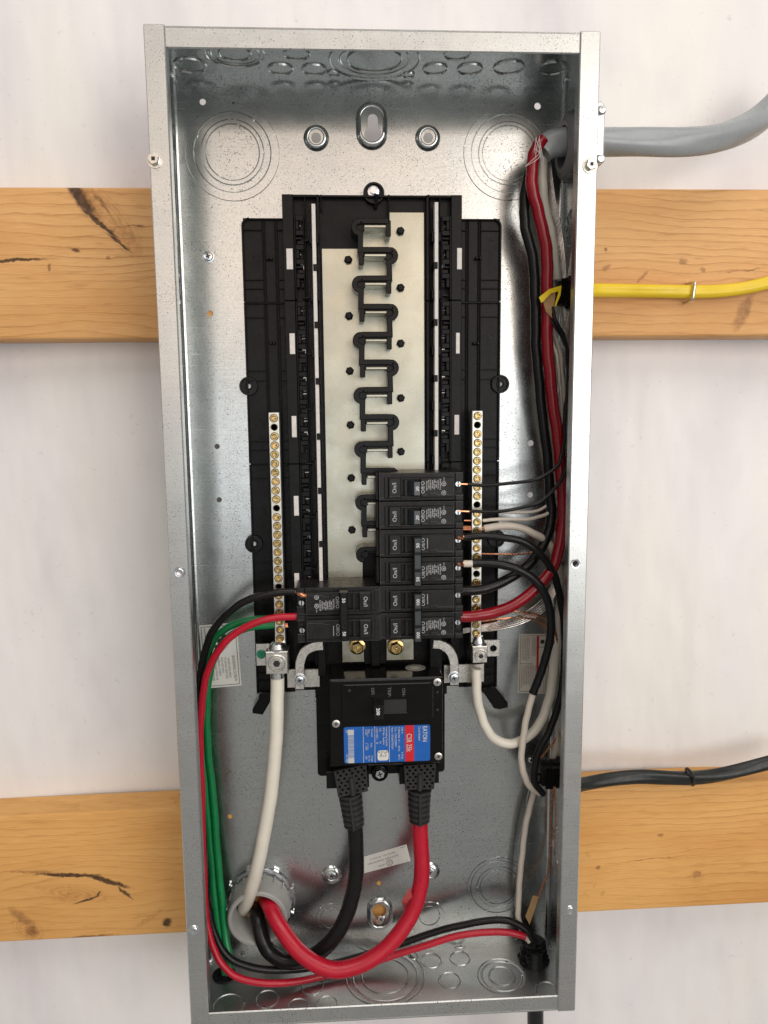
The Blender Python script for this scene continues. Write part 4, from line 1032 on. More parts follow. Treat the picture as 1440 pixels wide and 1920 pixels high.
for s, a, b, px in (('18:07:22', 480, 570, 715), ('-- F', 480, 560, 690), ('7 1', 500, 560, 660), ('(UL)', 470, 500, 640)): text(g, s, LU(668), y, LV(470)+(715-px)*-.00002-.0002*(715-px)/6, .0014, 0, .0110 if s[0] == '1' else .006)
g.build('sticker_print', MT['ink'], lab)
# oval seal on the sloping head
g = M(); c = PZ(779, 1252, mz1+.0002)
def ov(r): return [(c.x+r*math.cos(2*PI*i/28), c.y+r*1.0*math.sin(2*PI*i/28)) for i in range(28)]
vs = [(a, b, mz1+.0003) for a, b in ov(.0098)]; g.add(vs, [tuple(range(28))]); o = g.build('seal', MT['label2'], mb)
g = M()
for rA, rB in ((.0094, .0089), (.0056, .0051)):
    A_, B_ = ov(rA), ov(rB); g.add([(a, b, mz1+.0004) for a, b in A_+B_], [(i, (i+1) % 28, (i+1) % 28+28, i+28) for i in range(28)])
for k in range(16):
    a = 2*PI*k/16; q = (c.x+.0073*math.cos(a), c.y+.0073*math.sin(a)); g.add([(q[0]+dx*.0008, q[1]+dy*.0008, mz1+.0004) for dx, dy in ((-1, -1), (1, -1), (1, 1), (-1, 1))], [(0, 1, 2, 3)])
g.build('seal_print', MT['ink'], mb)

# ------------------------------------------------------------------ wires
PXM = .00050
def wire(label, pts, rpx, mat, group=None, bare_a=None, bare_b=None, per=8, seg=14, name='wire', cat='wire', flat=1.0, fdir=None, rfun=None, stub=None):
    pl = path(pts, per); base = pl[0]; wr = random.Random(len(label)*13+int(pts[0][0])); ph = [wr.uniform(0, 6) for _ in range(4)]; am = .00028 if rpx > 5 else .0004
    for i_ in range(2, len(pl)-2): pl[i_] = pl[i_]+(.5 if rpx > 12 else 1)*Vector((math.sin(i_*.41+ph[0])+.6*math.sin(i_*.97+ph[1]), .5*math.sin(i_*.5+ph[2]), math.sin(i_*.37+ph[3])))*am
    t = thing(name, label, cat, base, group)
    r = rpx*PXM; g = M(); g.tube(pl, rfun or r, seg, flat, fdir); g.build('insulation', MT[mat], t, sharp=50)
    for q in (bare_a, bare_b):
        if q: strands(t, q[0], q[1] if len(q) > 1 else r*.75, q[2] if len(q) > 2 else 'copper')
    return t
def strands(parent, pts, r, mat='copper', n=None):
    pl = [P(*p) for p in pts] if not isinstance(pts[0], Vector) else pts
    pl = spline(pl, 5) if len(pl) > 2 else [pl[0].lerp(pl[1], k/4) for k in range(5)]
    if r < .0012:
        g = M(); g.tube(pl, r, 10); g.build('conductor', MT[mat], parent); return
    for k in range(5):
        out = []
        for i, p in enumerate(pl):
            tt = (pl[min(i+1, len(pl)-1)]-pl[max(i-1, 0)]).normalized(); u = tt.orthogonal().normalized() if abs(tt.y) > .9 else Vector((0, 1, 0)).cross(tt).normalized(); w = tt.cross(u)
            a = 2*PI*k/5+i*.35; out.append(p+(u*math.cos(a)+w*math.sin(a))*r*.62)
        g = M(); g.tube(out, r*.40, 8); g.build('strand', MT[mat], parent)
GW = 'branch wires'
# left side ----
wire('black wire from the left 50 amp breaker arching down the left wall', [(556,1110,.044),(520,1111,.043),(470,1123,.044),(430,1147,.048),(398,1185,.052),(381,1235,.056),(374,1300,.060),(374,1400,.063),(378,1500,.064),(382,1620,.063),(390,1700,.060),(404,1755,.055),(430,1795,.050),(475,1815,.050),(540,1818,.056),(620,1808,.064),(700,1786,.070),(780,1760,.072),(850,1738,.070),(910,1727,.066),(955,1727,.062),(985,1742,.058),(1000,1762,.056)], 7.2, 'black_ins', GW, ([(556,1108,.041),(564,1114,.039),(578,1117,.0375)], .0024))
wire('bright red wire from the left 50 amp breaker arching down the left wall', [(562,1155,.043),(520,1158,.042),(470,1171,.042),(430,1197,.044),(400,1235,.047),(384,1280,.050),(377,1340,.053),(376,1420,.055),(379,1520,.056),(381,1620,.055),(385,1700,.052),(393,1755,.047),(411,1800,.042),(440,1829,.038),(480,1842,.037),(530,1843,.040),(585,1835,.048),(650,1818,.056),(720,1798,.060),(790,1775,.061),(850,1757,.060),(910,1748,.058),(950,1748,.056),(985,1756,.055)], 6.8, 'red_ins', GW)
wire('upper green ground wire curving from left terminal bar down the left wall', [(512,1160,.062),(470,1163,.060),(435,1172,.060),(405,1195,.062),(388,1235,.066),(380,1300,.072),(381,1400,.077),(388,1500,.078),(396,1600,.077),(404,1690,.072),(414,1770,.066),(422,1826,.060)], 7.2, 'green_ins', GW, ([(510,1160,.062),(534,1159,.062)], .0021))
wire('lower green ground wire curving from left terminal bar, nearer the middle', [(514,1171,.058),(470,1176,.057),(435,1190,.058),(410,1217,.060),(394,1260,.064),(387,1330,.070),(391,1410,.075),(400,1500,.076),(408,1600,.075),(416,1690,.070),(424,1760,.064),(430,1800,.056),(430,1830,.048)], 7.2, 'green_ins', GW, ([(510,1171,.060),(540,1172,.060)], .0026))
t = wire('thick white neutral cable hanging from the left lug into the grey bushing', [(520,1262,.055),(520,1300,.054),(519,1350,.052),(516,1410,.050),(509,1480,.048),(498,1550,.047),(485,1615,.050),(472,1665,.059),(463,1690,.072),(458,1702,.088),(456,1710,.110)], 13.2, 'white_ins', 'service cables')
c = P(520, 1268, .054); g = M(); g.capA = g.capB = False
g.lathe(c, (0, 0, 1), [(.0066, -.001), (.0066, .0045)], 20); g.build('bare_end', MT['zinc'], t)
g = M(); p = P(517, 1282, .0470); g.flat([circ(p.x, p.z, .0030, 14, .0007)], .0471, .0476); 
# service feeders
def boot(px0, py0, quad, neck, label, matw):
    t = thing('cable_boot', label, 'cable boot', P(*neck[-1][:2], .05), 'perforated rubber boots')
    y = .0400; lp = [xz(a, b, y) for a, b in quad]; c0, c1, c2, c3 = [Vector(p) for p in lp]
    at = lambda u, v: (c0*(1-u)+c1*u)*(1-v)+(c3*(1-u)+c2*u)*v
    holes = []
    for r_ in range(7):
        v = .08+r_*.135
        for c_ in range(5):
            u = .13+c_*.185+(.045 if r_ % 2 else -.03)
            if r_ > 1 and abs(u-.50) < .14: continue
            q = at(u, v); holes.append(circ(q.x, q.y, .00125, 8))
    g = M(); g.flat([lp]+holes, y, y+.0035, .0004); g.build('perforated_cover', MT['rubber'], t, sharp=30)
    g = M(); g.flat([[tuple(at(.02, .02)), tuple(at(.98, .02)), tuple(at(.98, .98)), tuple(at(.02, .98))]], y+.0032, .070); g.build('inner_block', MT['black'], t)
    q0 = at(.5, .35); q1 = at(.5, 1.0); g = M(); g.tube([Vector((q0.x, y, q0.y)), Vector((q1.x, y-.0008, q1.y))], .0024, 10); g.build('rib', MT['rubber'], t)
    pl = path(neck, 10); n = len(pl)
    g = M(); k = 30; prof = []
    for i in range(k+1):
        f = i/k; prof.append(f)
    fine = [pl[min(n-1, int(f*(n-1)))].lerp(pl[min(n-1, int(f*(n-1))+1)], f*(n-1)-int(f*(n-1))) for f in prof]
    g.tube(fine, lambda f: (.0117-.0016*f)*(1 if (f*6.0) % 1 < .55 else .80), 22); g.build('ribbed_neck', MT['rubber'], t, sharp=25)
    g = M(); g.tube([p+Vector((-.0004, -.0108, 0)) for p in fine], .0015, 8); g.build('rib', MT['rubber'], t)
    return t
boot(0, 0, [(626,1447), (687,1433), (690,1484), (634,1496)], [(656,1485,.050),(660,1515,.050),(664,1546,.050)], 'left perforated rubber boot above the thick black feeder', 0)
boot(0, 0, [(757,1436), (818,1432), (814,1480), (760,1482)], [(787,1478,.050),(786,1508,.050),(787,1538,.050)], 'right perforated rubber boot above the thick red feeder', 0)
wire('thick black service cable looping from its boot into the grey bushing', [(663,1530,.050),(667,1575,.050),(668,1620,.050),(664,1665,.049),(652,1710,.047),(632,1750,.045),(603,1782,.046),(568,1800,.050),(533,1801,.054),(506,1785,.058),(490,1755,.062),(483,1722,.072),(480,1705,.090),(479,1702,.112)], 15.2, 'black_ins', 'service cables', seg=20)
t = wire('thick bright red service cable looping from its boot into the grey bushing', [(786,1525,.050),(788,1570,.049),(791,1618,.047),(788,1662,.044),(776,1704,.040),(753,1744,.035),(719,1782,.030),(670,1811,.026),(622,1818,.025),(580,1800,.029),(548,1770,.036),(524,1735,.047),(508,1703,.061),(500,1688,.080),(497,1684,.110)], 15.6, 'red_ins', 'service cables', seg=20)
lp = [(768,1668), (754,1690), (760,1712), (775,1690), (800,1640), (790,1640)]
pa = [P(770,1662,.038), P(753,1690,.046), P(759,1714,.050), P(776,1697,.037)]
g = M(); off = Vector((0, .0003, 0)); g.add(pa+[p+off for p in pa], [(0, 1, 2, 3), (7, 6, 5, 4), (0, 4, 5, 1), (1, 5, 6, 2), (2, 6, 7, 3), (3, 7, 4, 0)]); g.build('peeling_wrap', MT['clear_red'], t)
# grey bushing lower left
bu = thing('conduit_bushing', 'grey plastic conduit bushing at lower left with three thick cables inside', 'conduit bushing', P(492, 1684, D))
cB = Vector((holeC[0][0]-.0255, D, xz(489, 1686, D)[1])); yb = .068
cF = cB
g = M(); g.capA = g.capB = False
R_ = .0280
g.lathe((cB.x, D-.002, cB.z), BN, [(R_*.88, -.03), (R_*.88, .0), (R_*.88, .0290), (R_*.93, .0310), (R_*1.02, .0310), (R_*1.07, .0295), (R_*1.07, .018), (R_*1.12, .016), (R_*1.12, .004), (R_*1.05, .002), (R_*1.05, 0)], 48)
o = g.build('bushing_ring', MT['grey_pvc'], bu, sharp=40)
g = M(); g.capB = False; g.lathe((cB.x, D-.0205, cB.z), BN, [(R_*.90, -.012), (R_*.885, -.011)], 40); 
for k in range(18):
    a = 2*PI*k/18; u = Vector((math.cos(a), 0, math.sin(a))); w = Vector((-u.z, 0, u.x)); c = cB+Vector((0, -.0100, 0))+u*R_*1.115; b = M()
    vv = [c+u*su*.0012+w*sw*.0010+Vector((0, sy*.0055, 0)) for su in (-1, 1) for sw in (-1, 1) for sy in (-1, 1)]
    b.add(vv, [(4, 5, 7, 6), (0, 2, 3, 1), (0, 4, 6, 2), (1, 3, 7, 5), (0, 1, 5, 4), (2, 6, 7, 3)]); b.build('grip_rib', MT['grey_pvc'], bu)
g = M(); g.capA = g.capB = False; lk = [(R_*1.0, 0), (R_*1.26, 0), (R_*1.28, .0012), (R_*1.26, .0026), (R_*1.13, .0030), (R_*1.0, .003)]
g.lathe((cB.x, D-.0002, cB.z), BN, lk, 48); o = g.build('locknut', MT['zinc'], bu)
for k in range(8):
    a = 2*PI*k/8+.3; u = Vector((math.cos(a), 0, math.sin(a))); w = Vector((-u.z, 0, u.x)); c = cB+Vector((0, -.0025, 0))+u*R_*1.27; b = M()
    vv = [c+u*su*.0016+w*sw*.0028+Vector((0, sy*.0018, 0)) for su in (-1, 1) for sw in (-1, 1) for sy in (-1, 1)]
    b.add(vv, [(4, 5, 7, 6), (0, 2, 3, 1), (0, 4, 6, 2), (1, 3, 7, 5), (0, 1, 5, 4), (2, 6, 7, 3)]); b.build('locknut_lug', MT['zinc'], o)
g = M(); g.capA = g.capB = False; g.lathe((cB.x, D+.03, cB.z), BN, [(R_*.92, -.02), (R_*.92, .03)], 36); g.build('conduit', MT['grey_pvc'], bu)

fb = thing('floor_bushing', 'black bushing in the box floor where the green wires leave', 'bushing', PZ(420, 1828, T))
g = M(); g.capA = g.capB = False; c = PZ(420, 1828, T); g.lathe(c, (0, 0, 1), [(.0118, 0), (.0118, .001), (.0108, .0018), (.0088, .0018), (.0080, .0008), (.0, .0006)], 28); g.build('ring', MT['black'], fb)
# top right: service entrance cable -----
ser = thing('service_cable', 'grey sheathed service cable entering the box at upper right', 'cable', P(1440, 215, .07))
pl = path([(1490,150,.085),(1460,190,.080),(1425,224,.074),(1385,245,.066),(1330,261,.058),(1270,268,.052),(1200,268,.050),(1130,266,.050),(1085,264,.050),(1050,266,.050),(1030,274,.050),(1017,286,.050)], 10)
n = len(pl); g = M(); seg = 26; vs = []; fs = []
for i, p in enumerate(pl):
    tt = (pl[min(i+1, n-1)]-pl[max(i-1, 0)]).normalized(); u = Vector((0, 1, 0)); u = (u-tt*u.dot(tt)).normalized(); w = tt.cross(u)
    for k in range(seg):
        a = 2*PI*k/seg; rad = .0120*(1+.075*math.cos(3*(a-i*.045)+.8)+.02*math.sin(5*a+i*.1))*(1 if i < n-14 else .88+.12*(n-1-i)/14)
        vs.append(p+(u*math.cos(a)*.95+w*math.sin(a))*rad)
for i in range(n-1):
    for k in range(seg): j = (k+1) % seg; fs.append((i*seg+k, i*seg+j, (i+1)*seg+j, (i+1)*seg+k))
fs.append(tuple((n-1)*seg+k for k in range(seg))); g.add(vs, fs); g.build('jacket', MT['grey_jacket'], ser, sharp=60)
gl = thing('cable_gland', 'dark grey plastic gland nut inside the box round the grey cable', 'cable gland', PX(1090, 265, HW-T))
cN = PX(1094, 264, HW-T); cN.y = .050
g = M(); g.capA = g.capB = False; rN = .0265
g.lathe(cN, (-1, 0, 0), [(rN*.95, 0), (rN*1.05, .001), (rN*1.05, .0095), (rN*.98, .0125), (rN*.80, .0145), (rN*.66, .0140), (rN*.62, .010), (rN*.60, 0)], 44); g.build('nut', MT['dark_grey_pvc'], gl, sharp=30)
for k in range(16):
    a = 2*PI*k/16; u = Vector((0, math.cos(a), math.sin(a))); w = Vector((0, -u.z, u.y)); c = cN+Vector((-.0055, 0, 0))+u*rN*1.07; b = M()
    vv = [c+u*su*.0012+w*sw*.0011+Vector((sx*.0042, 0, 0)) for su in (-1, 1) for sw in (-1, 1) for sx in (-1, 1)]
    b.add(vv, [(4, 6, 7, 5), (0, 1, 3, 2), (0, 2, 6, 4), (1, 5, 7, 3), (0, 4, 5, 1), (2, 3, 7, 6)]); b.build('grip_rib', MT['dark_grey_pvc'], gl)
cl = thing('cable_clamp', 'zinc cable clamp with two screws outside the box at upper right', 'cable clamp', PX(1127, 265, HW))
xo = HW+.0006; zt_, zb_ = P(1130, 192, .02).z, P(1130, 318, .02).z; zc = (zt_+zb_)/2
lp = [(xo, zt_-.001), (xo+.0080, zt_), (xo+.0108, zt_-.004), (xo+.0110, zb_+.010), (xo+.0090, zb_+.003), (xo, zb_-.001)]
g = M(); g.flat([lp], .016, .075, .0015); g.build('clamp_body', MT['zinc'], cl, sharp=30)
for zz in (zt_-.008, zb_+.007):
    g = M(); g.capA = False; c = Vector((xo+.0072, .016, zz)); g.lathe(c, BN, [(.0040, 0), (.0038, .0018), (.0026, .003), (0, .0032)], 16); g.build('clamp_screw', MT['zinc'], cl)
g = M(); g.capA = g.capB = False; g.lathe((xo, .050, zc), (1, 0, 0), [(.0225, 0), (.0225, .010), (.0135, .0105), (.0128, .004)], 30); g.build('clamp_throat', MT['zinc'], cl)
# fibre threads at the end of the jacket
fib = thing('filler_threads', 'thin white filler threads over the cut end of the grey jacket', 'threads', P(1015, 285, .044), None)
rnd = random.Random(5)
for k in range(11):
    a = P(1003+rnd.uniform(-3, 14), 256+rnd.uniform(-4, 30), .034+rnd.uniform(-.002, .003)); b = P(1005+rnd.uniform(0, 17), 300+rnd.uniform(-6, 22), .037+rnd.uniform(-.002, .003))
    if k > 8: a, b = P(985, 312, .036), P(1014, 292-6*(k-9), .033)
    mid = a.lerp(b, .5)+Vector((rnd.uniform(-.002, .002), -.0015, 0)); g = M(); g.tube(spline([a, mid, b], 5), .00022, 5); o = g.build('thread', MT['plastic_white'], fib)
GS = 'conductors of the grey service cable'
wire('thick dark red wire from the grey cable to the 100 amp breaker', [(1019,262,.044),(1010,272,.043),(1001,293,.042),(997,325,.042),(1000,362,.043),(1011,405,.046),(1022,450,.048),(1026,500,.050),(1026,560,.052),(1026,620,.052),(1029,680,.052),(1035,740,.053),(1044,805,.055),(1051,875,.056),(1056,950,.056),(1052,1010,.054),(1038,1060,.050),(1010,1098,.046),(970,1130,.044),(925,1149,.044),(890,1155,.043),(862,1156,.042)], 10.8, 'dark_red_ins', GS, seg=18)
wire('thick black wire from the grey cable to the 100 amp breaker', [(1012,275,.056),(998,305,.055),(988,345,.054),(983,390,.054),(985,425,.055),(995,465,.056),(1002,515,.058),(1004,580,.059),(1005,640,.060),(1009,700,.061),(1016,770,.062),(1025,850,.064),(1031,920,.065),(1033,970,.064),(1022,1015,.062),(995,1053,.058),(960,1082,.052),(920,1100,.047),(890,1107,.043),(862,1108,.042)], 9.6, 'black_ins', GS, seg=18)
wire('white wire from the grey cable running down behind the dark red wire', [(1024,280,.056),(1018,305,.056),(1016,345,.057),(1022,395,.060),(1032,440,.062),(1040,500,.066),(1042,560,.070),(1034,640,.072),(1024,715,.073),(1028,790,.074),(1040,870,.077),(1054,940,.079),(1058,1000,.080),(1054,1100,.080),(1046,1180,.079),(1038,1250,.077),(1030,1310,.072),(1014,1352,.066),(988,1383,.060),(958,1394,.056),(930,1387,.054),(909,1360,.053),(897,1320,.053),(893,1285,.053),(894,1254,.053)], 9.3, 'white_ins', GS, seg=18)
c = P(895, 1250, .054); 
t = thing('ground_strands', 'bundle of bare ground strands running down beside the dark red wire', 'ground wire', P(1030, 300, .075), GS)
for k in range(6):
    o = (k-2.5)*.85; pts = [(1028+o*1.5,290,.066),(1030+o*2.4,330,.068),(1036+o*2.8,380,.070),(1046+o*3.0,430,.072),(1052+o*3.0,480,.073),(1056+o*2.6,530,.075),(1058+o*2.0,620,.078),(1060+o*1.6,740,.080),(1064+o*1.4,860,.081),(1064+o*1.5,960,.080),(1056+o*2.2,1040,.078),(1040+o*3.0,1100,.074),(1015+o*3,1138+o*3,.070),(980,1160+o*4.2,.066),(940,1172+o*3.6,.063),(905,1178+o*2.6,.061),(885,1180+o*1.6,.060),(868,1183+o*1.8,.060)]
    g = M(); g.tube(path(pts, 6), .00080, 8); g.build('strand', MT['strand'], t)
# thin 20 amp circuits
wire('thin black wire to the uppermost 20 amp breaker', [(1036,545,.050),(1034,572,.046),(1040,595,.044),(1052,620,.046),(1062,650,.050),(1065,700,.054),(1061,760,.054),(1058,810,.050),(1055,845,.046),(1046,872,.042),(1020,893,.040),(975,904,.041),(930,909,.042),(890,909,.043),(872,908,.043)], 3.3, 'black_ins', GW, ([(876,908,.0415),(858,907,.0395)], .0011), seg=10)
wire('thin black wire to the second 20 amp breaker', [(1032,550,.052),(1028,585,.049),(1040,612,.048),(1056,635,.051),(1066,665,.054),(1070,720,.056),(1069,800,.055),(1066,850,.051),(1058,885,.047),(1040,918,.044),(1010,942,.042),(970,954,.042),(920,959,.042),(875,959,.043)], 3.3, 'black_ins', GW, ([(879,959,.0415),(858,958,.0395)], .0011), seg=10)
wire('thin white wire curving to the right terminal bar, upper of the pair', [(1020,562,.056),(1018,580,.055),(1026,610,.054),(1039,650,.053),(1047,690,.055),(1051,740,.060),(1054,820,.066),(1050,890,.070),(1040,935,.068),(1010,957,.064),(960,960,.062),(905,960,.062)], 2.9, 'cream_ins', GW, ([(905,960,.062),(893,960,.062)], .0009), seg=10)
wire('thin white wire curving to the right terminal bar, lower of the pair', [(1030,590,.060),(1038,622,.060),(1047,650,.060),(1054,700,.061),(1059,780,.066),(1059,880,.070),(1050,930,.069),(1030,961,.063),(1000,972,.060),(960,973,.059),(905,976,.059)], 3.4, 'cream_ins', GW, ([(905,976,.059),(870,976,.060)], .0009), seg=10)
wire('cream white 50 amp neutral wire ending in copper at the right terminal bar', [(908,991,.058),(940,986,.057),(975,990,.057),(1005,1002,.059),(1030,1022,.064),(1048,1060,.070),(1056,1130,.074),(1058,1210,.076),(1056,1290,.076),(1048,1370,.075),(1036,1430,.073),(1028,1475,.070)], 7.2, 'cream_ins', GW, ([(912,991,.058),(868,990,.060)], .0024))
wire('black 50 amp wire, upper of the two bending down to the right wall', [(870,1008,.0415),(905,1005,.0415),(945,1008,.041),(980,1016,.041),(1010,1035,.043),(1032,1064,.046),(1046,1100,.050),(1055,1150,.054),(1059,1210,.056),(1056,1270,.056),(1046,1325,.055),(1030,1370,.053),(1012,1405,.052),(1002,1440,.052),(1003,1468,.056),(1018,1488,.062)], 7.2, 'black_ins', GW, ([(872,1008,.0415),(856,1007,.0385)], .0026))
t = wire('white wire wrapped in black tape, bared at the 50 amp breaker and hanging white below', [(869,1057,.0415),(900,1056,.042),(935,1058,.040),(970,1067,.039),(1003,1088,.039),(1024,1120,.040),(1033,1160,.042),(1031,1200,.044),(1021,1240,.045),(1009,1275,.046),(999,1300,.047),(990,1335,.048),(982,1375,.049),(978,1415,.050),(981,1448,.052),(993,1473,.056),(1012,1487,.062)], 6.6, 'cream_ins', GW, ([(873,1057,.0415),(856,1057,.0385)], .0026))
g = M(); g.tube(path([(886,1056,.0425),(900,1056,.042),(935,1058,.040),(970,1067,.039),(1003,1088,.039),(1024,1120,.040),(1033,1160,.042),(1031,1200,.044),(1021,1240,.045),(1009,1275,.046),(999,1300,.047)], 10), lambda f: .0040+.00012*math.sin(f*90), 16); g.build('black_tape', MT['tape'], t, sharp=20)
# copper grounds
def cop(label, pts, r=.00085): t = thing('ground_wire', label, 'ground wire', P(*pts[0]), 'bare copper ground wires'); g = M(); g.tube(path(pts, 7), r, 8); g.build('conductor', MT['copper'], t)
cop('bare copper wire crossing to the right terminal bar under the cream white wire', [(898,1038,.060),(940,1039,.060),(985,1038,.062),(1010,1030,.065),(1032,1010,.070),(1046,970,.075),(1052,900,.078)])
cop('bare copper wire just above the dark red wire at the right terminal bar', [(898,1145,.062),(940,1145,.062),(985,1148,.064),(1015,1156,.067),(1036,1172,.072),(1046,1210,.075),(1050,1290,.076),(1050,1350,.075),(1042,1385,.073),(1022,1412,.070),(1009,1432,.068),(1006,1452,.067)], .0010)
cop('bare copper wire running below the dark red wire and down past the black connector', [(898,1166,.064),(940,1160,.064),(980,1158,.066),(1012,1166,.068),(1034,1190,.074),(1046,1260,.079),(1048,1360,.081),(1042,1440,.081),(1034,1520,.081),(1033,1590,.080),(1028,1635,.078),(1016,1665,.075),(1008,1690,.072)], .0010)
# lower right
wire('white wire running from the right side down to the bottom black connector', [(1004,1475,.075),(994,1510,.074),(986,1550,.073),(979,1600,.072),(975,1650,.071),(972,1690,.070),(973,1725,.067),(982,1750,.062),(994,1766,.058)], 5.9, 'cream_ins', GW)
wire('thin clear wire beside the lower white wire', [(992,1482,.082),(985,1520,.082),(976,1570,.081),(970,1640,.080),(966,1700,.078)], 1.6, 'grey_jacket', GW, seg=8)
kp_ = thing('paper_filler', 'folded strip of brown kraft paper sticking up from the bottom connector', 'paper strip', P(1000, 1730, .06))
q = [P(999,1679,.066), P(1010,1682,.066), P(1004,1702,.064), P(993,1734,.060), P(985,1718,.060), P(992,1700,.063)]
g = M(); off = Vector((.0004, .0009, 0)); n = 6; g.add(q+[p+off for p in q], [tuple(range(6))[::-1], tuple(range(6, 12))]+[(i, (i+1) % n, (i+1) % n+n, i+n) for i in range(n)]); g.build('paper', MT['kraft'], kp_)
# black plastic cable connectors: body, clamp bar, wings
def connector(label, c, ax, r, ln, tilt=0):
    t = thing('cable_connector', label, 'cable connector', c, 'black plastic cable connectors'); ax = Vector(ax).normalized()
    g = M(); g.lathe(c, ax, [(r*1.12, 0), (r*1.12, .003), (r, .0035), (r, ln*.55), (r*.93, ln*.6), (r*.90, ln), (r*.8, ln*1.02)], 26); g.build('collar', MT['black'], t, sharp=30)
    u = Vector((0, -1, 0)); w = ax.cross(u)
    for s in (-1, 1):
        g = M(); vv = [c+ax*(ln*.45+a*ln*.50)+u*(r*.45+b*r*.55)+w*(s*r*.42+d*r*.25) for a in (-1, 1) for b in (-1, 1) for d in (-1, 1)]
        g.add(vv, [(0, 1, 3, 2), (4, 6, 7, 5), (0, 4, 5, 1), (2, 3, 7, 6), (0, 2, 6, 4), (1, 5, 7, 3)]); g.build('jaw', MT['black'], t)
    g = M(); vv = [c+ax*(ln*.62+a*ln*.16)+u*(r*1.05+b*r*.10)+w*(d*r*.82) for a in (-1, 1) for b in (-1, 1) for d in (-1, 1)]
    g.add(vv, [(0, 1, 3, 2), (4, 6, 7, 5), (0, 4, 5, 1), (2, 3, 7, 6), (0, 2, 6, 4), (1, 5, 7, 3)]); g.build('clamp_bar', MT['blackgloss'], t)
    g = M(); g.tube([c+ax*ln*.98+u*r*.5, c+ax*ln*1.25+u*r*.8+w*r*.2, c+ax*ln*1.42+u*r*.7+w*r*.6], .0012, 6); g.build('tab', MT['black'], t)
    for k in range(10):
        a = 2*PI*k/10; d = u*math.cos(a)+w*math.sin(a); g = M(); g.tube([c+ax*.0005+d*r*1.1, c+ax*.0040+d*r*1.1], .0011, 6); g.build('rib', MT['black'], t)
    return t
c = PX(1085, 541, HW-T); c.y = .060; connector('black plastic connector gripping the yellow cable inside the right wall', c, (-1, 0, 0), .0125, .0170)
c = PX(1070, 1482, HW-T); c.y = .062; connector('black plastic connector gripping the black cable inside the right wall', c, (-1, 0, .08), .0130, .0220)
c = PZ(1000, 1800, T); c.y = min(c.y, .073); connector('black plastic connector on the floor of the box at lower right', c, (0, 0, 1), .0140, .0210)
# yellow cable
ye = thing('yellow_cable', 'yellow sheathed cable stapled across the upper board on the right', 'cable', P(1440, 532, .085))
pl = path([(1500,512,.086),(1440,530,.086),(1390,541,.086),(1340,546,.0865),(1290,547,.0865),(1230,546,.086),(1170,545,.080),(1112,544,.072),(1085,543,.064),(1066,543,.058)], 8)
for s in (1,):
    n = len(pl); g = M(); seg = 20; vs = []; fs = []
    for i, p in enumerate(pl):
        tt = (pl[min(i+1, n-1)]-pl[max(i-1, 0)]).normalized(); u = Vector((0, 1, 0)); u = (u-tt*u.dot(tt)).normalized(); w = tt.cross(u); tw = .35*math.sin(i*.11)
        u2 = u*math.cos(tw)+w*math.sin(tw); w2 = w*math.cos(tw)-u*math.sin(tw)
        for k in range(seg): a = 2*PI*k/seg; bump = 1+.06*math.cos(4*a); vs.append(p+u2*math.cos(a)*.0046*(1-.34*max(0, 1-abs(math.sin(a)+.12)*2.4))*bump+w2*math.sin(a)*.0063)
    for i in range(n-1):
        for k in range(seg): j = (k+1) % seg; fs.append((i*seg+k, i*seg+j, (i+1)*seg+j, (i+1)*seg+k))
    fs += [tuple((n-1)*seg+k for k in range(seg)), tuple(range(seg-1, -1, -1))]; g.add(vs, fs); g.build('jacket', MT['yellow_jacket'], ye, sharp=60)
def flap(q, name, mat, parent, th=.0008):
    g = M(); q = [P(*p) for p in q]; n = len(q); off = Vector((0, th, 0)); g.add(q+[p+off for p in q], [tuple(range(n)), tuple(range(2*n-1, n-1, -1))]+[(i, i+n, (i+1) % n+n, (i+1) % n) for i in range(n)]); return g.build(name, MT[mat], parent)
flap([(1011,557,.040),(1030,542,.041),(1053,535,.044),(1050,545,.044),(1033,550,.041),(1020,564,.040),(1015,568,.040)], 'slit_jacket', 'yellow_jacket', ye, .0014)
flap([(1053,535,.044),(1051,553,.043),(1042,575,.041),(1040,573,.041),(1047,549,.043),(1046,544,.044)], 'slit_jacket', 'yellow_jacket', ye, .0012)
flap([(1018,565,.0425),(1032,550,.043),(1042,545,.045),(1040,566,.044),(1034,590,.044),(1036,597,.045),(1024,584,.044)], 'paper_wrap', 'kraft', ye)
st = thing('cable_staple', 'bright steel staple over the yellow cable', 'staple', P(1288, 552, BF), 'cable staples')
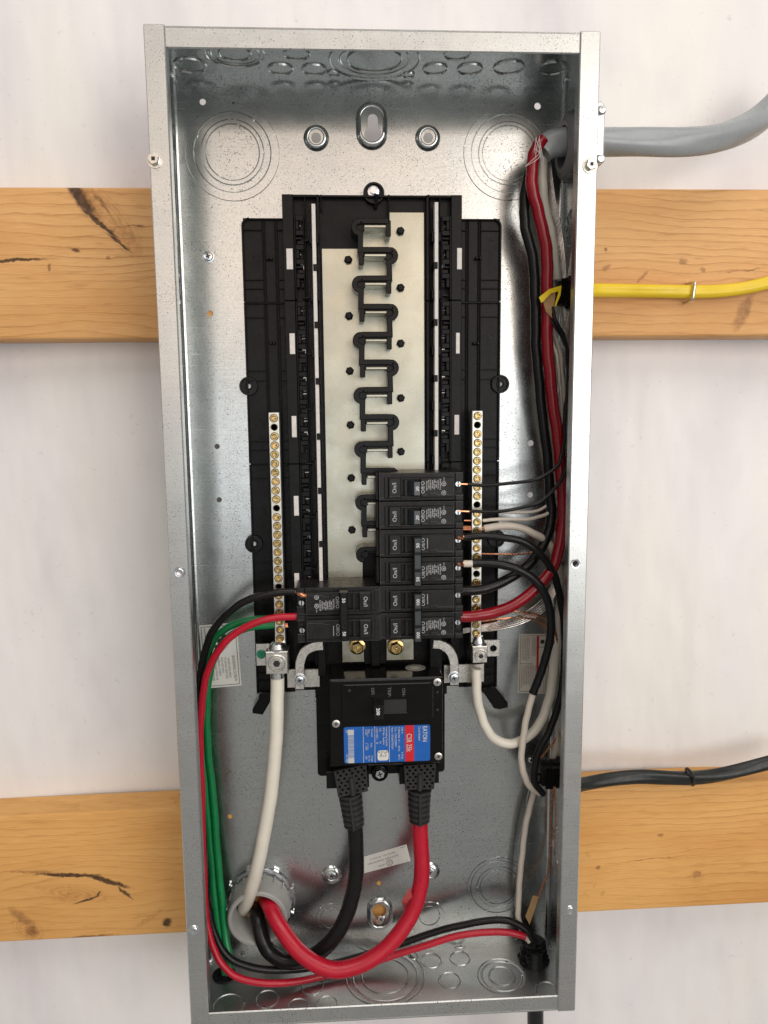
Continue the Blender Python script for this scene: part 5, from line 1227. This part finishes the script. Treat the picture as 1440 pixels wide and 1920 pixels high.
def staple(t, px, py, hh, out, mat, tilt=0, base=BF):
    c = P(px, py, base); g = M(); z0, z1 = c.z-hh, c.z+hh
    pts = [Vector((c.x-.002+tilt, base+.004, z1)), Vector((c.x-.001+tilt, base-out*.6, z1)), Vector((c.x+tilt, base-out, z1-.0015)), Vector((c.x, base-out-.0004, c.z)), Vector((c.x-tilt, base-out, z0+.0015)), Vector((c.x-.001-tilt, base-out*.6, z0)), Vector((c.x-.002-tilt, base+.004, z0))]
    g.tube(spline(pts, 4), .0014, 8, 1.0); g.build('staple_wire', mat, t)
staple(st, 1289, 550, .0088, .0132, MT['alu'], .0008)
# black cables outside
bk = thing('black_cable', 'ridged black cable lying along the top of the lower board at right', 'cable', P(1440, 1428, .09))
pl = path([(1500,1412,.088),(1440,1430,.086),(1390,1444,.085),(1345,1454,.084),(1297,1458,.084),(1250,1457,.083),(1200,1456,.082),(1150,1461,.080),(1105,1469,.074),(1080,1474,.066),(1066,1480,.062)], 8)
n = len(pl); g = M(); seg = 24; vs = []; fs = []
for i, p in enumerate(pl):
    tt = (pl[min(i+1, n-1)]-pl[max(i-1, 0)]).normalized(); u = Vector((0, 1, 0)); u = (u-tt*u.dot(tt)).normalized(); w = tt.cross(u)
    for k in range(seg): a = 2*PI*k/seg; rad = .0066*(1+.10*math.cos(3*(a-i*.05))+.03*math.sin(7*a)); vs.append(p+u*math.cos(a)*rad*.9+w*math.sin(a)*rad*1.08)
for i in range(n-1):
    for k in range(seg): j = (k+1) % seg; fs.append((i*seg+k, i*seg+j, (i+1)*seg+j, (i+1)*seg+k))
fs += [tuple((n-1)*seg+k for k in range(seg)), tuple(range(seg-1, -1, -1))]; g.add(vs, fs); g.build('jacket', MT['black_jacket'], bk, sharp=60)
st = thing('cable_staple', 'dull dark staple over the black cable on top of the lower board', 'staple', P(1297, 1460, .09), 'cable staples')
g = M(); pts = [P(1286,1443,.095), P(1290,1442,.080), P(1299,1452,.0745), P(1301,1468,.078), P(1299,1472,.092), P(1299,1473,.100)]; g.tube(spline(pts, 4), .0014, 8); g.build('staple_wire', MT['rubber'], st)
bc = thing('black_cable', 'short piece of black cable leaving the bottom of the box', 'cable', P(1022, 1895, .06))
c = PZ(1000, 1800, T); g = M(); g.tube([Vector((c.x, .058, .02)), Vector((c.x, .058, -.02)), Vector((c.x+.002, .060, -.10)), Vector((c.x+.004, .064, -.30))], .0083, 18); g.build('jacket', MT['black_jacket'], bc)
